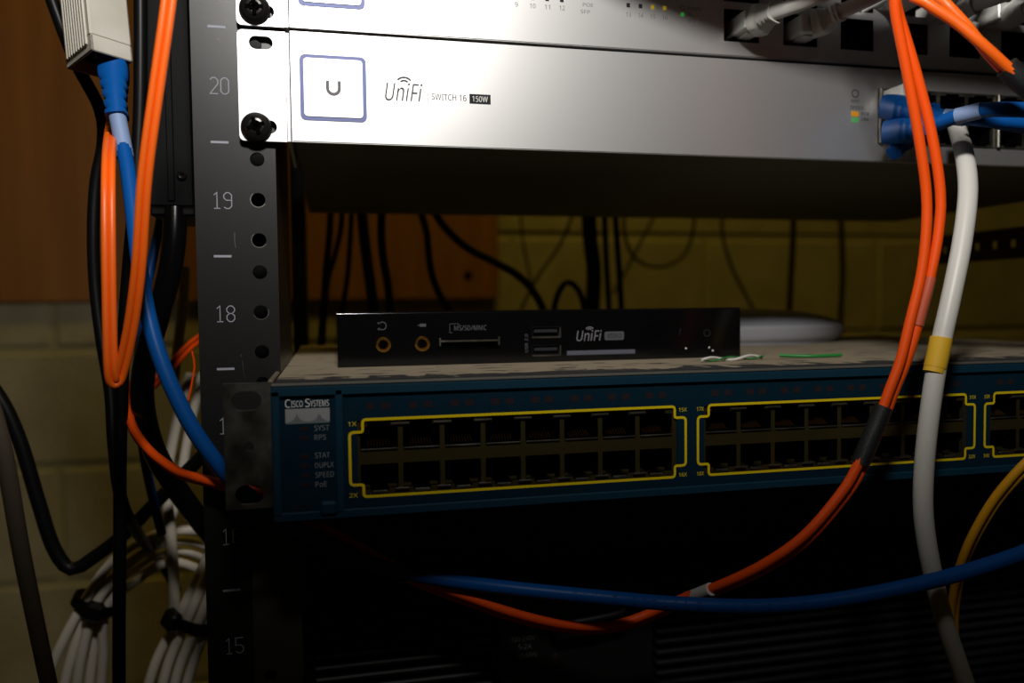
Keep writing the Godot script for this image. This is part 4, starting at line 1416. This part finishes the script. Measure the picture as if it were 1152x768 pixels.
		"tie2": [V(-64.6, -235.0, -129.0)],
		"b1": [V(262.1, 22.7, 12.0), V(260.0, 17.6, 26.0), V(261.4, 13.3, 38.0), V(262.3, 10.8, 44.0), V(266.8, 8.9, 50.0), V(276.1, 6.8, 56.0), V(289.3, 5.0, 60.0), V(302.4, 2.6, 64.0)],
		"b2": [V(260.0, 10.2, 16.0), V(258.5, 8.3, 30.0), V(257.2, 7.0, 44.0), V(259.3, 8.4, 54.0), V(263.5, 9.1, 62.0), V(268.4, 8.2, 68.0), V(278.8, 7.3, 72.0), V(291.1, 6.2, 76.0)],
		"b3": [V(278.1, 13.5, 40.0), V(283.3, 10.6, 44.0), V(292.5, 8.3, 46.0), V(301.7, 7.1, 48.0), V(317.8, 5.5, 50.0)],
		"b4": [V(268.1, 8.2, 14.0), V(262.1, 4.0, 18.0), V(257.8, 0.3, 20.0)],
		"u1": [V(195.8, 57.3, 4.0), V(197.1, 57.0, 12.0), V(199.1, 57.3, 20.0), V(207.0, 59.3, 26.0), V(221.0, 64.7, 30.0), V(244.0, 75.5, 33.0), V(267.4, 87.3, 36.0)],
		"u2": [V(223.5, 57.6, 4.0), V(227.0, 58.2, 12.0), V(230.6, 59.9, 20.0), V(238.8, 63.1, 26.0), V(250.8, 69.2, 30.0), V(270.2, 79.2, 33.0), V(289.6, 89.3, 36.0)],
		"u3": [V(267.0, 75.0, 4.0), V(269.0, 71.4, 12.0), V(270.8, 70.1, 22.0), V(272.0, 70.7, 36.0), V(276.5, 73.3, 50.0)],
		"u4": [V(296.8, 70.7, 4.0), V(298.4, 68.8, 12.0), V(298.7, 67.5, 22.0), V(301.1, 67.1, 34.0), V(307.1, 68.8, 46.0)],
		"u5": [V(326.7, 70.3, 4.0), V(327.9, 68.4, 12.0), V(326.6, 67.2, 22.0), V(324.6, 65.7, 34.0), V(325.4, 67.3, 46.0)],
		"u6": [V(308.7, 73.3, 6.0), V(305.2, 73.3, 14.0), V(301.4, 74.0, 24.0), V(299.0, 75.2, 36.0)],
	}
	# --- left: orange duplex fibre loop
	var pair := side_pair(C.orange_loop, 1.25)
	duplex("fiber_cable", "orange duplex fibre cable hanging in a long loop at the left", pair[0], pair[1], 1.27, M.orange)
	# --- blue patch cable from the adapter, passing behind the ear and along the bottom
	var t := thing("patch_cable", "blue patch cable from the cream adapter sagging across the bottom right", "cable", C.blue_left[0])
	var st := begin()
	tube(st, curve(C.blue_left), 2.95, 16)
	part("jacket", st, M.blue, t)
	boot(t, [V(-72.9, 43, -37), V(-72.0, 33, -34), V(-70.8, 23, -30), V(-69.4, 13, -26.2)], 5.5, 4.1, M.blue)
	sleeve(t, "label_tape", C.bluetape, 3.3, M.tag)
	rj_plug(t, V(-73.2, 47, -38), V(0.1, -1.0, 0.35).normalized(), M.plug, V(0.66, 0, 0.75))
	# faint printing on the jacket, upside down as it lies
	blue_print(t, curve(C.blue_left))
	# --- right: white cable with a yellow marker
	t = thing("network_cable", "thick white cable with a yellow tape marker hanging at the right", "cable", C.white_right[0])
	st = begin()
	tube(st, curve(C.white_right), 3.7, 18)
	part("jacket", st, M.white, t)
	sleeve(t, "tape_marker", C.marker, 4.15, M.tape)
	sleeve(t, "tape_end", C.marker2, 4.0, M.tape)
	# --- right: orange fibre that turns left under the blue switch
	t = duplex("fiber_cable", "orange fibre pair with black sleeve running down in front of the blue switch", C.fib_r_a, C.fib_r_b, 1.9, M.redorange)
	sleeve(t, "heat_shrink", C.shrink, 3.3, M.heatshrink)
	sleeve(t, "white_tip", C.tip, 2.6, M.white)
	sleeve(t, "label_sleeve", C.label, 2.05, M.redtube)
	t = duplex("fiber_cable", "orange fibre pair ending in a black sleeve at the upper right corner", C.fib_r2_a, C.fib_r2_b, 1.95, M.orange)
	sleeve(t, "heat_shrink", C.heat2, 4.0, M.heatshrink)
	# --- yellow
	pair = side_pair(C.yellow, 1.65)
	duplex("fiber_cable", "yellow duplex cable curving down at the lower right", pair[0], pair[1], 1.7, M.yellow)
	# --- small orange ends behind the left cables
	pair = side_pair(C.orange_up, 1.3)
	duplex("fiber_cable", "short red-orange cable piece slanting up behind the rack upright at the left", pair[0], pair[1], 1.32, M.redorange)
	cable("thin_wire", "thin orange wire beside the rack upright", C.orange_thin, 0.5, M.redorange, "", 8)
	# --- black cables at the left
	cable("power_cable", "straight black cable running from top to bottom left of the rack", C.black_vert, 2.75, M.rubber)
	cable("power_cable", "black cable slanting behind the cream adapter and bowing left", C.black_left, 2.7, M.rubber)
	cable("power_cable", "thick glossy black cable coming out under the power strip", C.black_thick, 5.0, M.rubbergloss, "", 20)
	cable("patch_cable", "dark blue cable half hidden behind the glossy black cable", C.blue_back, 2.3, M.blue)
	cable("power_cable", "black cable hanging in a U at the lower left", C.black_U, 3.5, M.rubber)
	cable("grey_cable", "brownish grey cable at the lower left edge", C.grey_left, 2.9, M.greycable)
	cable("conduit", "thin olive tube behind the cables left of the rack", C.tube_olive, 3.0, M.wall)
	# --- white bundles at the lower left
	cable("white_cable", "white cable hanging straight down between the two tied bundles", C.w1, 2.9, M.whitecable)
	var i := 0
	for k in ["w2", "w3", "w4", "w5", "w6"]:
		cable("white_cable", ["white cable rising up out of the left tied bundle", "white cable in the left tied bundle, second from its left side", "white cable in the middle of the left tied bundle", "white cable at the right side of the left tied bundle", "white cable at the left side of the left tied bundle"][i], C[k], 2.75, M.whitecable, "white cables in the left tied bundle")
		i += 1
	i = 0
	for k in ["v1", "v2", "v3", "v4"]:
		cable("white_cable", ["white cable second from left in the bundle next to the rack foot", "white cable second from right in the bundle next to the rack foot", "rightmost white cable of the bundle next to the rack foot", "leftmost white cable of the bundle next to the rack foot"][i], C[k], 2.75, M.whitecable, "white cables in the right tied bundle")
		i += 1
	tie("black cable tie round the left white cable bundle", C.tie1[0], V(-0.42, -0.9, 0), 11.0, 9.5, -1.75)
	tie("black cable tie round the right white cable bundle", C.tie2[0], V(-0.42, -0.9, 0), 11.0, 8.5, -0.75)
	# --- blue plugs in the lower silver switch
	var nb := [["blue patch cable with grey band plugged into the upper row", C.b1, V(273, 29, 8)], ["blue patch cable crossing in front, plugged into the lower row", C.b2, V(273, 15.5, 8)]]
	for b in nb:
		t = thing("patch_cable", b[0], "cable", b[2], "blue cables in the lower silver switch")
		rj_plug(t, b[2] - V(0, 0, 4), V(0, 0, 1), M.plug, Vector3.DOWN if b[2].y < 20 else Vector3.UP)
		boot(t, [b[1][0], b[1][1], b[1][2]], 5.4, 4.2, M.blue)
		st = begin()
		tube(st, curve(b[1].slice(1)), 2.9, 14)
		part("jacket", st, M.blue, t)
		sleeve(t, "grey_band", [b[1][3], b[1][4]], 3.2, M.tag)
	cable("patch_cable", "blue cable behind the crossing blue cables at the right edge", C.b3, 2.9, M.blue, "blue cables in the lower silver switch")
	t = thing("plug_tab", "small blue plug boot hanging below the plugged blue cables", "plug", C.b4[0])
	boot(t, C.b4, 4.4, 3.0, M.blue)
	# --- white plugs in the upper silver switch
	i = 0
	for k in ["u1", "u2", "u3", "u4", "u5"]:
		var c: Array = C[k]
		t = thing("white_cable", ["white cable plugged in leftmost on the upper silver switch", "white cable plugged in second from left on the upper silver switch", "white plug above the first empty port of the upper silver switch", "white plug above the second empty port of the upper silver switch", "white plug at the top right corner of the picture"][i], "cable", c[0], "white plugs in the upper silver switch")
		rj_plug(t, c[0] + V(0, 0, -2), V(0, 0, 1), M.plug, Vector3.DOWN)
		boot(t, [c[0] + V(0, 0, 5), c[1], c[2]], 5.6, 3.9, M.white)
		st = begin()
		tube(st, curve(c.slice(1)), 3.2, 14)
		part("jacket", st, M.white, t)
		i += 1
	cable("patch_cable", "blue cable at the top edge among the white plugs", C.u6, 3.0, M.blue)
	# a bundle of cables passing just above the picture; it shades the right part of both silver switches
	for k in 6:
		var o := (k % 3) * 6.6
		var b := int(k / 3) * 7.0
		cable("white_cable", "white cable of the bundle passing above the picture, %s one" % ["lowest front", "middle front", "highest front", "lowest rear", "middle rear", "highest rear"][k], [V(70 + o * 0.4, 112 + o, 48 - b), V(117 + o * 0.3, 93 + o, 52 - b), V(167, 79 + o, 54 - b), V(207, 72 + o, 55 - b), V(260, 69.5 + o, 56 - b), V(340, 68.0 + o, 57 - b), V(500, 68 + o, 57 - b)], 3.2, M.white, "cable bundle above the picture")
	# --- cables hanging behind the rack
	i = 0
	for k in ["h1", "h2", "h3", "h4", "h5", "h6", "h7", "h8", "h9", "h10"]:
		cable("hanging_cable", ["leftmost black cable hanging behind the black box", "black cable crossing the leftmost hanging cable behind the black box", "third black cable from the left behind the black box", "thick black cable hanging behind the left end of the black box", "black cable with a slight bend in front of the plywood board", "black cable bending right at the plywood board behind the black box", "thick black cable sweeping down to the right in front of the plywood edge", "small black cable arch behind the middle of the black box", "left one of two close black cables behind the lettering of the black box", "right one of two close black cables behind the lettering of the black box"][i], C[k], [2.6, 2.2, 2.2, 4.2, 3.2, 2.9, 3.2, 2.6, 2.6, 2.6][i], M.rubber, "black cables behind the rack")
		i += 1
	i = 0
	for k in ["g1", "g2", "g3", "g4", "g5", "g6", "g7", "g8"]:
		cable("wall_cable", ["thin dark cable slanting across the block wall", "thin dark cable hanging in a U on the block wall", "thin cable curving down to the white disc", "dark straight cable hanging above the white disc", "brown cable hanging on the wall right of the white disc", "thin brown cable crossing the hanging U", "faint thin cable beside the plywood edge", "thick black cable drop behind the middle of the black box"][i], C[k], [2.4, 2.6, 2.6, 3.6, 4.0, 2.4, 2.0, 7.5][i], M.wallcable if i != 7 else M.rubber, "cables along the block wall")
		i += 1

func blue_print(t: Node3D, pts: Array) -> void:
	var s := "GWA42 525701E PTU 5TAC"
	var st := begin()
	var start := -1
	for i in pts.size():
		if pts[i].x > 108.0 and pts[i].y < -140.0:
			start = i
			break
	var total := 0.0
	var k := 0
	for i in range(start, pts.size() - 1):
		total += pts[i].distance_to(pts[i + 1])
		if total > 2.6 * (k + 1):
			var d: Vector3 = (pts[i + 1] - pts[i]).normalized()
			var n := V(0.15, 0.25, 1.0)
			n = (n - d * n.dot(d)).normalized()
			var up := n.cross(d).normalized()
			if s[k] != " ":
				letters(st, s[k], -0.9, -1.2, 1.7, 2.4, 0, 0.0, Transform3D(Basis(-d, -up, n), pts[i] + n * 2.82))
			k += 1
			if k >= s.length(): break
	part("jacket_print", st, M.darkblue, t)
